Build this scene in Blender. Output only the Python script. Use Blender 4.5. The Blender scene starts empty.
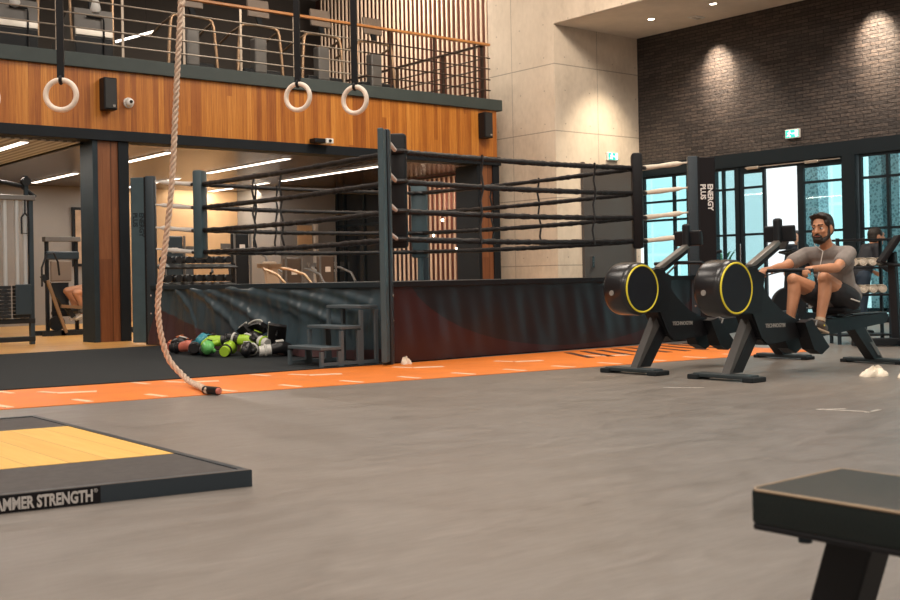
import bpy, bmesh, math, random
from mathutils import Vector, Matrix, Euler, Quaternion
random.seed(7)
scene = bpy.context.scene
COL = scene.collection
PI = math.pi
V = Vector

# ------------------------------------------------------------------ materials
def new_mat(name):
    m = bpy.data.materials.new(name); m.use_nodes = True
    nt = m.node_tree; b = nt.nodes['Principled BSDF']
    return m, nt, b

def N(nt, typ, **kw):
    n = nt.nodes.new(typ)
    for k, v in kw.items():
        if k in n.inputs: n.inputs[k].default_value = v
        else: setattr(n, k, v)
    return n

def coords(nt, scale=(1, 1, 1), rot=(0, 0, 0)):
    tc = N(nt, 'ShaderNodeTexCoord'); mp = N(nt, 'ShaderNodeMapping')
    mp.inputs['Scale'].default_value = scale; mp.inputs['Rotation'].default_value = rot
    nt.links.new(tc.outputs['Object'], mp.inputs['Vector'])
    return mp.outputs['Vector']

def ramp(nt, fac, stops):
    r = N(nt, 'ShaderNodeValToRGB'); e = r.color_ramp.elements
    while len(e) < len(stops): e.new(0.5)
    for el, (p, c) in zip(e, stops):
        el.position = p; el.color = (*c, 1) if len(c) == 3 else c
    nt.links.new(fac, r.inputs['Fac'])
    return r.outputs['Color']

def mat(name, col, rough=.5, metal=0., var=.0, nscale=12., stretch=(1, 1, 1), bump=0., bscale=60., emit=None, estr=0., spec=None, coat=0.):
    m, nt, b = new_mat(name)
    b.inputs['Base Color'].default_value = (*col, 1)
    b.inputs['Roughness'].default_value = rough
    b.inputs['Metallic'].default_value = metal
    if spec is not None: b.inputs['Specular IOR Level'].default_value = spec
    if coat: b.inputs['Coat Weight'].default_value = coat; b.inputs['Coat Roughness'].default_value = .15
    if var:
        vec = coords(nt, stretch)
        n = N(nt, 'ShaderNodeTexNoise', Scale=nscale, Detail=5., Roughness=.6)
        nt.links.new(vec, n.inputs['Vector'])
        lo = tuple(max(0, c * (1 - var)) for c in col); hi = tuple(min(1, c * (1 + var)) for c in col)
        nt.links.new(ramp(nt, n.outputs['Fac'], [(.3, lo), (.7, hi)]), b.inputs['Base Color'])
    if bump:
        n2 = N(nt, 'ShaderNodeTexNoise', Scale=bscale, Detail=3.)
        nt.links.new(coords(nt), n2.inputs['Vector'])
        bp = N(nt, 'ShaderNodeBump', Strength=bump, Distance=.01)
        nt.links.new(n2.outputs['Fac'], bp.inputs['Height']); nt.links.new(bp.outputs['Normal'], b.inputs['Normal'])
    if emit:
        b.inputs['Emission Color'].default_value = (*emit, 1); b.inputs['Emission Strength'].default_value = estr
    return m

def math_node(nt, op, a, b=None, c=None):
    n = N(nt, 'ShaderNodeMath', operation=op)
    for i, x in enumerate((a, b, c)):
        if x is None: continue
        if isinstance(x, (int, float)): n.inputs[i].default_value = x
        else: nt.links.new(x, n.inputs[i])
    return n.outputs[0]

def mix_col(nt, fac, a, b):
    n = N(nt, 'ShaderNodeMix', data_type='RGBA')
    for s, x in ((0, fac), (6, a), (7, b)):
        if isinstance(x, (int, float)): n.inputs[s].default_value = x
        elif isinstance(x, tuple): n.inputs[s].default_value = (*x, 1)
        else: nt.links.new(x, n.inputs[s])
    return n.outputs[2]

def planks(name, cols, width=.12, axis=0, rough=.4, grain=(9, 9, .5), length=2.4):
    """wood boards: `axis` is the coordinate across the boards, grain runs along the smallest scale"""
    m, nt, b = new_mat(name)
    tc = N(nt, 'ShaderNodeTexCoord'); sp = N(nt, 'ShaderNodeSeparateXYZ')
    nt.links.new(tc.outputs['Object'], sp.inputs[0])
    u = math_node(nt, 'DIVIDE', sp.outputs[axis], width)
    idx = math_node(nt, 'FLOOR', u)
    along = sp.outputs[2] if grain[2] < 1 else sp.outputs[0 if axis == 1 else 1]
    off = math_node(nt, 'FRACT', math_node(nt, 'MULTIPLY', idx, .618))
    seg = math_node(nt, 'FLOOR', math_node(nt, 'ADD', math_node(nt, 'DIVIDE', along, length), off))
    cmb = N(nt, 'ShaderNodeCombineXYZ'); nt.links.new(idx, cmb.inputs[0]); nt.links.new(seg, cmb.inputs[1])
    wn = N(nt, 'ShaderNodeTexWhiteNoise'); nt.links.new(cmb.outputs[0], wn.inputs['Vector'])
    mp = N(nt, 'ShaderNodeMapping'); mp.inputs['Scale'].default_value = grain
    add = N(nt, 'ShaderNodeVectorMath', operation='ADD'); nt.links.new(tc.outputs['Object'], add.inputs[0])
    nt.links.new(wn.outputs['Color'], add.inputs[1]); nt.links.new(add.outputs[0], mp.inputs['Vector'])
    g = N(nt, 'ShaderNodeTexNoise', Scale=2.6, Detail=7., Roughness=.72, Distortion=.5); nt.links.new(mp.outputs[0], g.inputs['Vector'])
    f = math_node(nt, 'ADD', math_node(nt, 'MULTIPLY', wn.outputs['Value'], .30), math_node(nt, 'MULTIPLY', g.outputs['Fac'], .78))
    n = len(cols)
    c = ramp(nt, f, [(.18 + .68 * i / (n - 1), k) for i, k in enumerate(cols)])
    fr = math_node(nt, 'FRACT', u)
    seam = math_node(nt, 'LESS_THAN', fr, .03)
    c = mix_col(nt, math_node(nt, 'MULTIPLY', seam, .55), c, tuple(x * .3 for x in cols[0]))
    nt.links.new(c, b.inputs['Base Color']); b.inputs['Roughness'].default_value = rough
    return m

M = {}
M['fascia_wood'] = planks('fascia_wood', [(.12, .030, .009), (.33, .100, .018), (.54, .205, .034), (.74, .36, .085)], .085, 0, .38, (16, 16, .5), 9)
M['column_wood'] = planks('column_wood', [(.085, .026, .012), (.19, .070, .030), (.30, .125, .055)], .6, 0, .35, (14, 14, .6), 1.9)
M['gym_floor_wood'] = planks('gym_floor_wood', [(.52, .24, .06), (.72, .38, .11), (.80, .48, .17)], .12, 1, .3, (.5, 9, 9), 2.0)
M['platform_wood'] = planks('platform_wood', [(.66, .36, .075), (.78, .46, .11), (.86, .55, .17)], .16, 0, .5, (9, .6, 9), 2.4)
M['steel'] = mat('steel', (.018, .031, .041), .6, 0, .15, 3, spec=.3)
M['beam'] = mat('beam', (.008, .012, .017), .6, 0, .15, 3, spec=.25)
M['beam_green'] = mat('beam_green', (.040, .056, .056), .6, 0, .1, 3)
M['post_blue'] = mat('post_blue', (.022, .038, .052), .42, .0, .1, 4)
M['pad_blue'] = mat('pad_blue', (.048, .086, .106), .45, 0, .1, 5, bump=.1, bscale=14)
M['black'] = mat('black', (.006, .0065, .009), .5, spec=.3)
M['black_gloss'] = mat('black_gloss', (.008, .008, .010), .45, spec=.3)
M['black_rubber'] = mat('black_rubber', (.009, .0135, .017), .9, 0, .3, 40, bump=.2, bscale=200)
M['panel_black'] = mat('panel_black', (.007, .006, .008), .6, spec=.25)
M['rope_black'] = mat('rope_black', (.011, .011, .013), .42, 0, .4, 25, bump=.8, bscale=60)
M['white_cloth'] = mat('white_cloth', (.74, .70, .66), .7, 0, .08, 12, bump=.2, bscale=30)
M['cream_cloth'] = mat('cream_cloth', (.80, .72, .60), .8, 0, .12, 12, bump=.2, bscale=30)
M['faded_mark'] = mat('faded_mark', (.46, .43, .40), .5, 0, .3, 14)
M['white_paint'] = mat('white_paint', (.80, .80, .78), .5)
M['track'] = mat('track', (.80, .215, .026), .5, 0, .10, 3)
M['track_mark'] = mat('track_mark', (.84, .62, .44), .5, 0, .15, 9)
M['chrome'] = mat('chrome', (.72, .74, .76), .2, 1)
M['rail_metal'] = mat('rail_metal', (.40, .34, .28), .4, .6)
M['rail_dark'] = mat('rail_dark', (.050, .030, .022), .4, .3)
M['handrail'] = planks('handrail', [(.30, .11, .03), (.48, .20, .06), (.58, .27, .09)], .5, 1, .35, (.6, 12, 12), 3)
M['machine_grey'] = mat('machine_grey', (.16, .155, .15), .45, .2, .1, 4)
M['machine_dark'] = mat('machine_dark', (.010, .013, .017), .5, spec=.35)
M['bronze'] = mat('bronze', (.40, .27, .17), .35, .7)
M['console_tan'] = mat('console_tan', (.22, .17, .135), .5)
M['slate_pad'] = mat('slate_pad', (.05, .055, .06), .5)
M['beige_pad'] = mat('beige_pad', (.42, .31, .22), .55)
M['brown_shroud'] = mat('brown_shroud', (.10, .075, .06), .4, .1)
M['yellow'] = mat('yellow', (.86, .72, .05), .4)
M['drum_side'] = mat('drum_side', (.010, .012, .018), .6, spec=.3)
M['leg_metal'] = mat('leg_metal', (.075, .070, .068), .45, .2)
M['foot_metal'] = mat('foot_metal', (.035, .050, .058), .45, .2)
M['drum_gloss'] = mat('drum_gloss', (.011, .012, .015), .28, spec=.6)
M['arm_metal'] = mat('arm_metal', (.17, .155, .14), .4, .4)
M['step_grey'] = mat('step_grey', (.095, .125, .145), .5)
M['rod_silver'] = mat('rod_silver', (.55, .58, .60), .3, .35)
M['grille'] = mat('grille', (.02, .022, .024), .6, 0, .4, 250)
M['ring_wood'] = mat('ring_wood', (.84, .72, .62), .45, 0, .06, 10)
M['bench_pad'] = mat('bench_pad', (.008, .014, .014), .5, 0, .1, 9, bump=.12, bscale=220, spec=.3)
M['piping'] = mat('piping', (.36, .26, .17), .5)
M['lamp'] = mat('lamp', (1, 1, 1), .5, emit=(1, .90, .78), estr=3.2)
M['lamp_hot'] = mat('lamp_hot', (1, 1, 1), .5, emit=(1, .86, .68), estr=25)
M['exit_green'] = mat('exit_green', (.02, .35, .27), .5, emit=(.05, .62, .48), estr=.9)
M['exit_white'] = mat('exit_white', (.9, .95, .92), .5, emit=(.85, 1, .95), estr=1.3)
M['steel_shine'] = mat('steel_shine', (.6, .56, .5), .3, .8)
M['plant'] = mat('plant', (.05, .16, .05), .5, 0, .3, 6)
M['picture'] = mat('picture', (.42, .30, .2), .5, 0, .3, 3)

def floor_mat():
    m, nt, b = new_mat('vinyl_floor')
    v1 = coords(nt, (1.1, 2.8, 1), (0, 0, .12)); v2 = coords(nt, (.16, .22, 1)); v3 = coords(nt, (7, 34, 1), (0, 0, .10))
    n1 = N(nt, 'ShaderNodeTexNoise', Scale=2.0, Detail=10., Roughness=.70, Distortion=1.0)
    n2 = N(nt, 'ShaderNodeTexNoise', Scale=1.0, Detail=2.)
    n3 = N(nt, 'ShaderNodeTexNoise', Scale=1.0, Detail=4., Roughness=.7)
    for v, n in ((v1, n1), (v2, n2), (v3, n3)): nt.links.new(v, n.inputs['Vector'])
    f = math_node(nt, 'ADD', math_node(nt, 'MULTIPLY', n1.outputs['Fac'], .6), math_node(nt, 'MULTIPLY', n3.outputs['Fac'], .4))
    c = ramp(nt, f, [(.28, (.118, .105, .095)), (.43, (.178, .160, .146)), (.57, (.210, .190, .174)), (.74, (.270, .246, .226))])
    d = ramp(nt, n2.outputs['Fac'], [(.35, (.86, .90, .95)), (.65, (1.05, 1.0, .95))])
    mx = N(nt, 'ShaderNodeMix', data_type='RGBA', blend_type='MULTIPLY'); mx.inputs[0].default_value = 1
    nt.links.new(c, mx.inputs[6]); nt.links.new(d, mx.inputs[7])
    nt.links.new(mx.outputs[2], b.inputs['Base Color'])
    b.inputs['Roughness'].default_value = .42
    rr = ramp(nt, n1.outputs['Fac'], [(.3, (.34,) * 3), (.7, (.5,) * 3)]); nt.links.new(rr, b.inputs['Roughness'])
    return m
M['floor'] = floor_mat()

def concrete_mat():
    m, nt, b = new_mat('concrete')
    v = coords(nt, (1, 1, .55))
    n1 = N(nt, 'ShaderNodeTexNoise', Scale=.9, Detail=7., Roughness=.65); n2 = N(nt, 'ShaderNodeTexNoise', Scale=14., Detail=4.)
    nt.links.new(v, n1.inputs['Vector']); nt.links.new(v, n2.inputs['Vector'])
    f = math_node(nt, 'ADD', math_node(nt, 'MULTIPLY', n1.outputs['Fac'], .8), math_node(nt, 'MULTIPLY', n2.outputs['Fac'], .2))
    c = ramp(nt, f, [(.34, (.52, .44, .36)), (.5, (.66, .57, .47)), (.66, (.76, .66, .55))])
    tc = N(nt, 'ShaderNodeTexCoord'); sp = N(nt, 'ShaderNodeSeparateXYZ'); nt.links.new(tc.outputs['Object'], sp.inputs[0])
    def near(o, val, w):
        return math_node(nt, 'LESS_THAN', math_node(nt, 'ABSOLUTE', math_node(nt, 'SUBTRACT', o, val)), w)
    z = sp.outputs[2]
    j = math_node(nt, 'MAXIMUM', near(z, 3.37, .009), near(z, 4.55, .009))
    j = math_node(nt, 'MAXIMUM', j, math_node(nt, 'MAXIMUM', near(z, 2.19, .009), near(z, 1.0, .009)))
    j = math_node(nt, 'MAXIMUM', j, near(sp.outputs[0], 8.74, .007))
    j = math_node(nt, 'MAXIMUM', j, near(sp.outputs[1], 6.52, .007))
    # formwork tie holes beside the joints
    px_ = math_node(nt, 'SUBTRACT', math_node(nt, 'FRACT', math_node(nt, 'DIVIDE', math_node(nt, 'ADD', sp.outputs[0], sp.outputs[1]), .62)), .5)
    pz_ = math_node(nt, 'SUBTRACT', math_node(nt, 'FRACT', math_node(nt, 'DIVIDE', math_node(nt, 'ADD', z, .33), .59)), .5)
    r2 = math_node(nt, 'ADD', math_node(nt, 'POWER', math_node(nt, 'MULTIPLY', px_, .62), 2), math_node(nt, 'POWER', math_node(nt, 'MULTIPLY', pz_, .59), 2))
    j = math_node(nt, 'MAXIMUM', j, math_node(nt, 'LESS_THAN', r2, .00016))
    c = mix_col(nt, math_node(nt, 'MULTIPLY', j, .55), c, (.12, .10, .08))
    nt.links.new(c, b.inputs['Base Color']); b.inputs['Roughness'].default_value = .75
    return m
M['concrete'] = concrete_mat()
M['soffit'] = mat('soffit', (.78, .70, .61), .7, 0, .08, 2)

def brick_mat():
    m, nt, b = new_mat('dark_brick')
    tc = N(nt, 'ShaderNodeTexCoord'); sp = N(nt, 'ShaderNodeSeparateXYZ'); nt.links.new(tc.outputs['Object'], sp.inputs[0])
    cb = N(nt, 'ShaderNodeCombineXYZ'); nt.links.new(sp.outputs[1], cb.inputs[0]); nt.links.new(sp.outputs[2], cb.inputs[1])
    br = N(nt, 'ShaderNodeTexBrick', Scale=1.0)
    br.inputs['Brick Width'].default_value = .27; br.inputs['Row Height'].default_value = .058
    br.inputs['Mortar Size'].default_value = .007; br.inputs['Mortar Smooth'].default_value = .3; br.inputs['Bias'].default_value = -.1
    br.inputs['Color1'].default_value = (.062, .050, .046, 1); br.inputs['Color2'].default_value = (.026, .023, .024, 1)
    br.inputs['Mortar'].default_value = (.007, .006, .007, 1)
    nt.links.new(cb.outputs[0], br.inputs['Vector'])
    n = N(nt, 'ShaderNodeTexNoise', Scale=18., Detail=4.); nt.links.new(tc.outputs['Object'], n.inputs['Vector'])
    mx = N(nt, 'ShaderNodeMix', data_type='RGBA', blend_type='MULTIPLY'); mx.inputs[0].default_value = 1
    nt.links.new(br.outputs['Color'], mx.inputs[6])
    nt.links.new(ramp(nt, n.outputs['Fac'], [(.3, (.7, .7, .7)), (.7, (1.35, 1.3, 1.25))]), mx.inputs[7])
    nt.links.new(mx.outputs[2], b.inputs['Base Color']); b.inputs['Roughness'].default_value = .62
    h = math_node(nt, 'ADD', math_node(nt, 'MULTIPLY', br.outputs['Fac'], -1.), math_node(nt, 'MULTIPLY', n.outputs['Fac'], .6))
    bp = N(nt, 'ShaderNodeBump', Strength=1., Distance=.03); nt.links.new(h, bp.inputs['Height']); nt.links.new(bp.outputs['Normal'], b.inputs['Normal'])
    return m
M['brick'] = brick_mat()

def apron_mat(name, base, red, cx, cz, rx, rz, axis, rough=.35):
    """ring skirt vinyl with its printed dark red curve"""
    m, nt, b = new_mat(name)
    tc = N(nt, 'ShaderNodeTexCoord'); sp = N(nt, 'ShaderNodeSeparateXYZ'); nt.links.new(tc.outputs['Object'], sp.inputs[0])
    a = math_node(nt, 'DIVIDE', math_node(nt, 'SUBTRACT', sp.outputs[axis], cx), rx)
    z = math_node(nt, 'DIVIDE', math_node(nt, 'SUBTRACT', sp.outputs[2], cz), rz)
    d = math_node(nt, 'ADD', math_node(nt, 'MULTIPLY', a, a), math_node(nt, 'MULTIPLY', z, z))
    out = math_node(nt, 'MULTIPLY', math_node(nt, 'GREATER_THAN', d, 1.), math_node(nt, 'LESS_THAN', sp.outputs[2], cz))
    n = N(nt, 'ShaderNodeTexNoise', Scale=1.2, Detail=3.); nt.links.new(tc.outputs['Object'], n.inputs['Vector'])
    c = mix_col(nt, out, base, red)
    nt.links.new(c, b.inputs['Base Color']); b.inputs['Roughness'].default_value = rough
    return m
M['apron_right'] = apron_mat('apron_right', (.010, .008, .011), (.036, .009, .010), 2.6, .96, 2.32, .90, 0, .36)
M['apron_left'] = apron_mat('apron_left', (.052, .084, .105), (.075, .038, .042), 1.6, .95, 4.2, .86, 1, .37)

def ceiling_gloss():
    m = mat('bronze_ceiling', (.060, .046, .038), .26, .1, .12, 1.5, (1, .2, 1))
    return m
M['bronze_ceiling'] = ceiling_gloss()

def slat_metal():
    m, nt, b = new_mat('slatted_metal')
    w = N(nt, 'ShaderNodeTexWave', Scale=2.6, wave_type='BANDS', bands_direction='X'); nt.links.new(coords(nt), w.inputs['Vector'])
    nt.links.new(ramp(nt, w.outputs['Fac'], [(.3, (.22, .23, .24)), (.55, (.55, .57, .59))]), b.inputs['Base Color'])
    b.inputs['Roughness'].default_value = .45; b.inputs['Metallic'].default_value = .3
    return m
M['slatted_metal'] = slat_metal()
M['wall_grey'] = mat('wall_grey', (.27, .255, .245), .6, 0, .05, 1.5)
M['wall_gold'] = mat('wall_gold', (.50, .33, .19), .38, .2, .12, 1.4, (1, 1, .3))
M['wall_core'] = mat('wall_core', (.21, .205, .205), .5, 0, .06, 1.5)
M['wall_bronze'] = mat('wall_bronze', (.12, .045, .030), .35, .2, .25, 2, (1, 1, .4))
M['wall_dark'] = mat('wall_dark', (.045, .038, .034), .6, 0, .2, 1)
M['hall_white'] = mat('hall_white', (.50, .46, .42), .8)
M['slat_wood'] = mat('slat_wood', (.80, .64, .50), .45, 0, .12, 3)
M['frame_teal'] = mat('frame_teal', (.006, .012, .017), .5, spec=.25)
M['door_grey'] = mat('door_grey', (.075, .066, .064), .5, 0, .05, 2)
M['paving'] = mat('paving', (.62, .63, .62), .7, 0, .1, 2)
M['facade'] = mat('facade', (.48, .58, .60), .6, 0, .1, 1)
M['ext_white'] = mat('ext_white', (.85, .88, .9), .7)

def glass(name, tint, refl=.12):
    m = bpy.data.materials.new(name); m.use_nodes = True; nt = m.node_tree
    for n in list(nt.nodes):
        if n.type != 'OUTPUT_MATERIAL': nt.nodes.remove(n)
    out = [n for n in nt.nodes if n.type == 'OUTPUT_MATERIAL'][0]
    t = N(nt, 'ShaderNodeBsdfTransparent'); t.inputs[0].default_value = (*tint, 1)
    g = N(nt, 'ShaderNodeBsdfGlossy', Roughness=.02)
    fr = N(nt, 'ShaderNodeFresnel', IOR=1.45); mx = N(nt, 'ShaderNodeMixShader')
    nt.links.new(fr.outputs[0], mx.inputs[0]); nt.links.new(t.outputs[0], mx.inputs[1]); nt.links.new(g.outputs[0], mx.inputs[2])
    nt.links.new(mx.outputs[0], out.inputs[0])
    return m
M['glass'] = glass('window_glass', (.66, .83, .84))
M['glass_door'] = glass('door_glass', (.80, .97, .97))
M['glass_dark'] = mat('glass_dark', (.010, .013, .016), .08, 0)

def dotted():
    m, nt, b = new_mat('perforated_screen')
    vo = N(nt, 'ShaderNodeTexVoronoi', Scale=17.); nt.links.new(coords(nt, (1, 1, 1)), vo.inputs['Vector'])
    nt.links.new(ramp(nt, vo.outputs['Distance'], [(.35, (.15, .23, .26)), (.5, (.36, .48, .51))]), b.inputs['Base Color'])
    b.inputs['Roughness'].default_value = .6
    return m
M['dotted'] = dotted()

def facade_glass():
    m, nt, b = new_mat('facade_glazing')
    br = N(nt, 'ShaderNodeTexBrick', Scale=1.); br.offset = 0
    br.inputs['Brick Width'].default_value = 1.4; br.inputs['Row Height'].default_value = 1.6; br.inputs['Mortar Size'].default_value = .06
    br.inputs['Color1'].default_value = (.66, .84, .85, 1); br.inputs['Color2'].default_value = (.74, .90, .91, 1); br.inputs['Mortar'].default_value = (.9, .95, .95, 1)
    tc = N(nt, 'ShaderNodeTexCoord'); sp = N(nt, 'ShaderNodeSeparateXYZ'); nt.links.new(tc.outputs['Object'], sp.inputs[0])
    cb = N(nt, 'ShaderNodeCombineXYZ'); nt.links.new(sp.outputs[1], cb.inputs[0]); nt.links.new(sp.outputs[2], cb.inputs[1])
    nt.links.new(cb.outputs[0], br.inputs['Vector']); nt.links.new(br.outputs['Color'], b.inputs['Base Color'])
    b.inputs['Roughness'].default_value = .3
    return m
M['facade_glazing'] = facade_glass()

# ------------------------------------------------------------------ mesh builder
class MB:
    def __init__(s): s.bm = bmesh.new()
    def hull(s, pts):
        vs = [s.bm.verts.new(p) for p in pts]
        r = bmesh.ops.convex_hull(s.bm, input=vs)
        junk = [e for e in r['geom_interior'] if isinstance(e, bmesh.types.BMVert)] + [e for e in r['geom_unused'] if isinstance(e, bmesh.types.BMVert)]
        if junk: bmesh.ops.delete(s.bm, geom=list(set(junk)), context='VERTS')
        return s
    def box(s, c, d, rot=None, bev=0.):
        """box of centre c, full size d, optional rotation matrix"""
        m = (rot.to_4x4() if rot else Matrix.Identity(4))
        r = bmesh.ops.create_cube(s.bm, size=1)
        vs = r['verts']
        for v in vs: v.co = V((v.co.x * d[0], v.co.y * d[1], v.co.z * d[2]))
        if bev:
            es = list({e for v in vs for e in v.link_edges})
            rb = bmesh.ops.bevel(s.bm, geom=es, offset=bev, segments=2, affect='EDGES', profile=.5)
            vs = list({v for f in rb['faces'] for v in f.verts} | {v for v in vs if v.is_valid})
        for v in vs: v.co = m @ v.co + V(c)
        return s
    def bx(s, x0, x1, y0, y1, z0, z1, bev=0.):
        return s.box(((x0 + x1) / 2, (y0 + y1) / 2, (z0 + z1) / 2), (abs(x1 - x0), abs(y1 - y0), abs(z1 - z0)), None, bev)
    def bar(s, p0, p1, w, h, up=(0, 0, 1), bev=0.):
        """rectangular bar from p0 to p1, w across, h along `up`"""
        p0, p1 = V(p0), V(p1); d = (p1 - p0); L = d.length; d.normalize()
        u = V(up); a = d.cross(u)
        if a.length < 1e-4: a = d.cross(V((1, 0, 0)))
        a.normalize(); u = a.cross(d)
        rot = Matrix((d, a, u)).transposed()
        return s.box((p0 + p1) / 2, (L, w, h), rot, bev)
    def cyl(s, p0, p1, r0, r1=None, seg=16, bev=0):
        r1 = r0 if r1 is None else r1
        p0, p1 = V(p0), V(p1); d = p1 - p0
        q = d.to_track_quat('Z', 'Y').to_matrix().to_4x4()
        r = bmesh.ops.create_cone(s.bm, cap_ends=True, segments=seg, radius1=r0, radius2=r1, depth=d.length)
        for v in r['verts']: v.co = q @ v.co + (p0 + p1) / 2
        return s
    def tube(s, pts, r, seg=8, closed=False, cap=True):
        pts = [V(p) for p in pts]; n = len(pts)
        rs = r if isinstance(r, (list, tuple)) else [r] * n
        rings = []; prev = None
        for i, p in enumerate(pts):
            if closed: t = pts[(i + 1) % n] - pts[i - 1]
            else: t = pts[min(i + 1, n - 1)] - pts[max(i - 1, 0)]
            t.normalize()
            if prev is None:
                a = t.cross(V((0, 0, 1)))
                if a.length < 1e-3: a = t.cross(V((1, 0, 0)))
            else: a = prev - t * prev.dot(t)
            a.normalize(); prev = a; b = t.cross(a)
            rings.append([s.bm.verts.new(p + (a * math.cos(k * 2 * PI / seg) + b * math.sin(k * 2 * PI / seg)) * rs[i]) for k in range(seg)])
        m = n if closed else n - 1
        for i in range(m):
            A, B = rings[i], rings[(i + 1) % n]
            for k in range(seg):
                s.bm.faces.new((A[k], A[(k + 1) % seg], B[(k + 1) % seg], B[k]))
        if cap and not closed:
            s.bm.faces.new(rings[0][::-1]); s.bm.faces.new(rings[-1])
        return s
    def torus(s, c, R, r, normal=(0, 1, 0), seg=40, sub=10, flat=1.):
        q = V(normal).to_track_quat('Z', 'Y').to_matrix()
        pts = [q @ V((R * math.cos(a), R * math.sin(a), 0)) + V(c) for a in [i * 2 * PI / seg for i in range(seg)]]
        return s.tube(pts, r, sub, closed=True)
    def ell(s, c, r, rot=None, sub=3):
        m = rot.to_4x4() if rot else Matrix.Identity(4)
        k = bmesh.ops.create_icosphere(s.bm, subdivisions=sub, radius=1)
        for v in k['verts']: v.co = m @ V((v.co.x * r[0], v.co.y * r[1], v.co.z * r[2])) + V(c)
        return s
    def caps(s, p0, r0, p1, r1, sub=2):
        t = bmesh.new()
        for p, r in ((p0, r0), (p1, r1)):
            k = bmesh.ops.create_icosphere(t, subdivisions=sub, radius=r)
            for v in k['verts']: v.co += V(p)
        pts = [v.co.copy() for v in t.verts]; t.free()
        return s.hull(pts)
    def prism(s, poly, f, a, b):
        """extrude 2-D polygon: f(u, v, w) -> point, w from a to b"""
        A = [s.bm.verts.new(f(u, v, a)) for u, v in poly]; B = [s.bm.verts.new(f(u, v, b)) for u, v in poly]
        s.bm.faces.new(A); s.bm.faces.new(B[::-1]); n = len(poly)
        for i in range(n): s.bm.faces.new((A[i], B[i], B[(i + 1) % n], A[(i + 1) % n]))
        return s
    def lathe(s, prof, c, axis=(0, 0, 1), seg=32):
        """profile of (radius, height) pairs turned about axis at c"""
        q = V(axis).to_track_quat('Z', 'Y').to_matrix(); rings = []
        for r, h in prof:
            rings.append([s.bm.verts.new(q @ V((r * math.cos(k * 2 * PI / seg), r * math.sin(k * 2 * PI / seg), h)) + V(c)) for k in range(seg)])
        for A, B in zip(rings, rings[1:]):
            for k in range(seg): s.bm.faces.new((A[k], A[(k + 1) % seg], B[(k + 1) % seg], B[k]))
        s.bm.faces.new(rings[0][::-1]); s.bm.faces.new(rings[-1])
        return s
    def grid(s, f, nu, nv):
        g = [[s.bm.verts.new(f(i / nu, j / nv)) for j in range(nv + 1)] for i in range(nu + 1)]
        for i in range(nu):
            for j in range(nv): s.bm.faces.new((g[i][j], g[i + 1][j], g[i + 1][j + 1], g[i][j + 1]))
        return s
    def build(s, name, m, parent=None, smooth=False, remesh=0., it=4):
        bmesh.ops.recalc_face_normals(s.bm, faces=s.bm.faces)
        off = V((0, 0, 0)); p = parent
        while p is not None: off += p.location; p = p.parent
        if off.length: bmesh.ops.translate(s.bm, verts=s.bm.verts, vec=-off)
        me = bpy.data.meshes.new(name); s.bm.to_mesh(me); s.bm.free()
        o = bpy.data.objects.new(name, me); COL.objects.link(o)
        if remesh:
            rm = o.modifiers.new('r', 'REMESH'); rm.mode = 'VOXEL'; rm.voxel_size = remesh
            sm = o.modifiers.new('s', 'SMOOTH'); sm.factor = .5; sm.iterations = it
            dg = bpy.context.evaluated_depsgraph_get()
            me2 = bpy.data.meshes.new_from_object(o.evaluated_get(dg)); o.modifiers.clear(); o.data = me2
            bpy.data.meshes.remove(me); me2.name = name; me = me2; smooth = True
        me.materials.clear(); me.materials.append(M[m] if isinstance(m, str) else m)
        if smooth:
            for f in me.polygons: f.use_smooth = True
            if not remesh:
                try: me.set_sharp_from_angle(angle=math.radians(40))
                except Exception: pass
        if parent is not None: o.parent = parent
        return o

def tag(o, label, cat, group=None):
    o['label'] = label; o['category'] = cat
    if group: o['group'] = group
    return o
def thing(name, label, cat, loc=(0, 0, 0), rz=0, group=None):
    o = bpy.data.objects.new(name, None); COL.objects.link(o)
    o.empty_display_size = .1; o.location = loc; o.rotation_euler = (0, 0, rz)
    return tag(o, label, cat, group)
def struct(o):
    o['kind'] = 'structure'; return o
def copy_tree(o, parent=None):
    c = o.copy(); COL.objects.link(c)
    if parent is not None: c.parent = parent
    for ch in list(o.children): copy_tree(ch, c)
    return c
def place(o, loc, rz=0., label=None):
    o.location = loc; o.rotation_euler = (0, 0, rz)
    if label: o['label'] = label
    return o
def text(name, body, size, origin, right, up, m, parent=None, ext=.002, align='LEFT', bold=0., sx=1., fit=None):
    cu = bpy.data.curves.new(name, 'FONT'); cu.body = body; cu.size = size; cu.extrude = ext; cu.align_x = align; cu.offset = bold
    cu.resolution_u = 3
    o = bpy.data.objects.new(name, cu); COL.objects.link(o)
    dg = bpy.context.evaluated_depsgraph_get(); me = bpy.data.meshes.new_from_object(o.evaluated_get(dg))
    COL.objects.unlink(o); bpy.data.objects.remove(o)
    if fit: sx = fit / max(v.co.x for v in me.vertices)
    r, u = V(right).normalized(), V(up).normalized(); n = r.cross(u)
    mx = Matrix((r, u, n)).transposed().to_4x4(); off = V(origin); p = parent
    while p is not None: off = off - p.location; p = p.parent
    for v in me.vertices: v.co = mx @ V((v.co.x * sx, v.co.y, v.co.z)) + off
    me.materials.clear(); me.materials.append(M[m])
    t = bpy.data.objects.new(name, me); COL.objects.link(t)
    if parent is not None: t.parent = parent
    return t
def spot(name, loc, target, power, col, size, blend=.5, r=.03):
    l = bpy.data.lights.new(name, 'SPOT'); l.energy = power; l.color = col; l.spot_size = size; l.spot_blend = blend; l.shadow_soft_size = r
    o = bpy.data.objects.new(name, l); COL.objects.link(o); o.location = loc
    o.rotation_euler = (V(target) - V(loc)).to_track_quat('-Z', 'Y').to_euler(); return o
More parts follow.
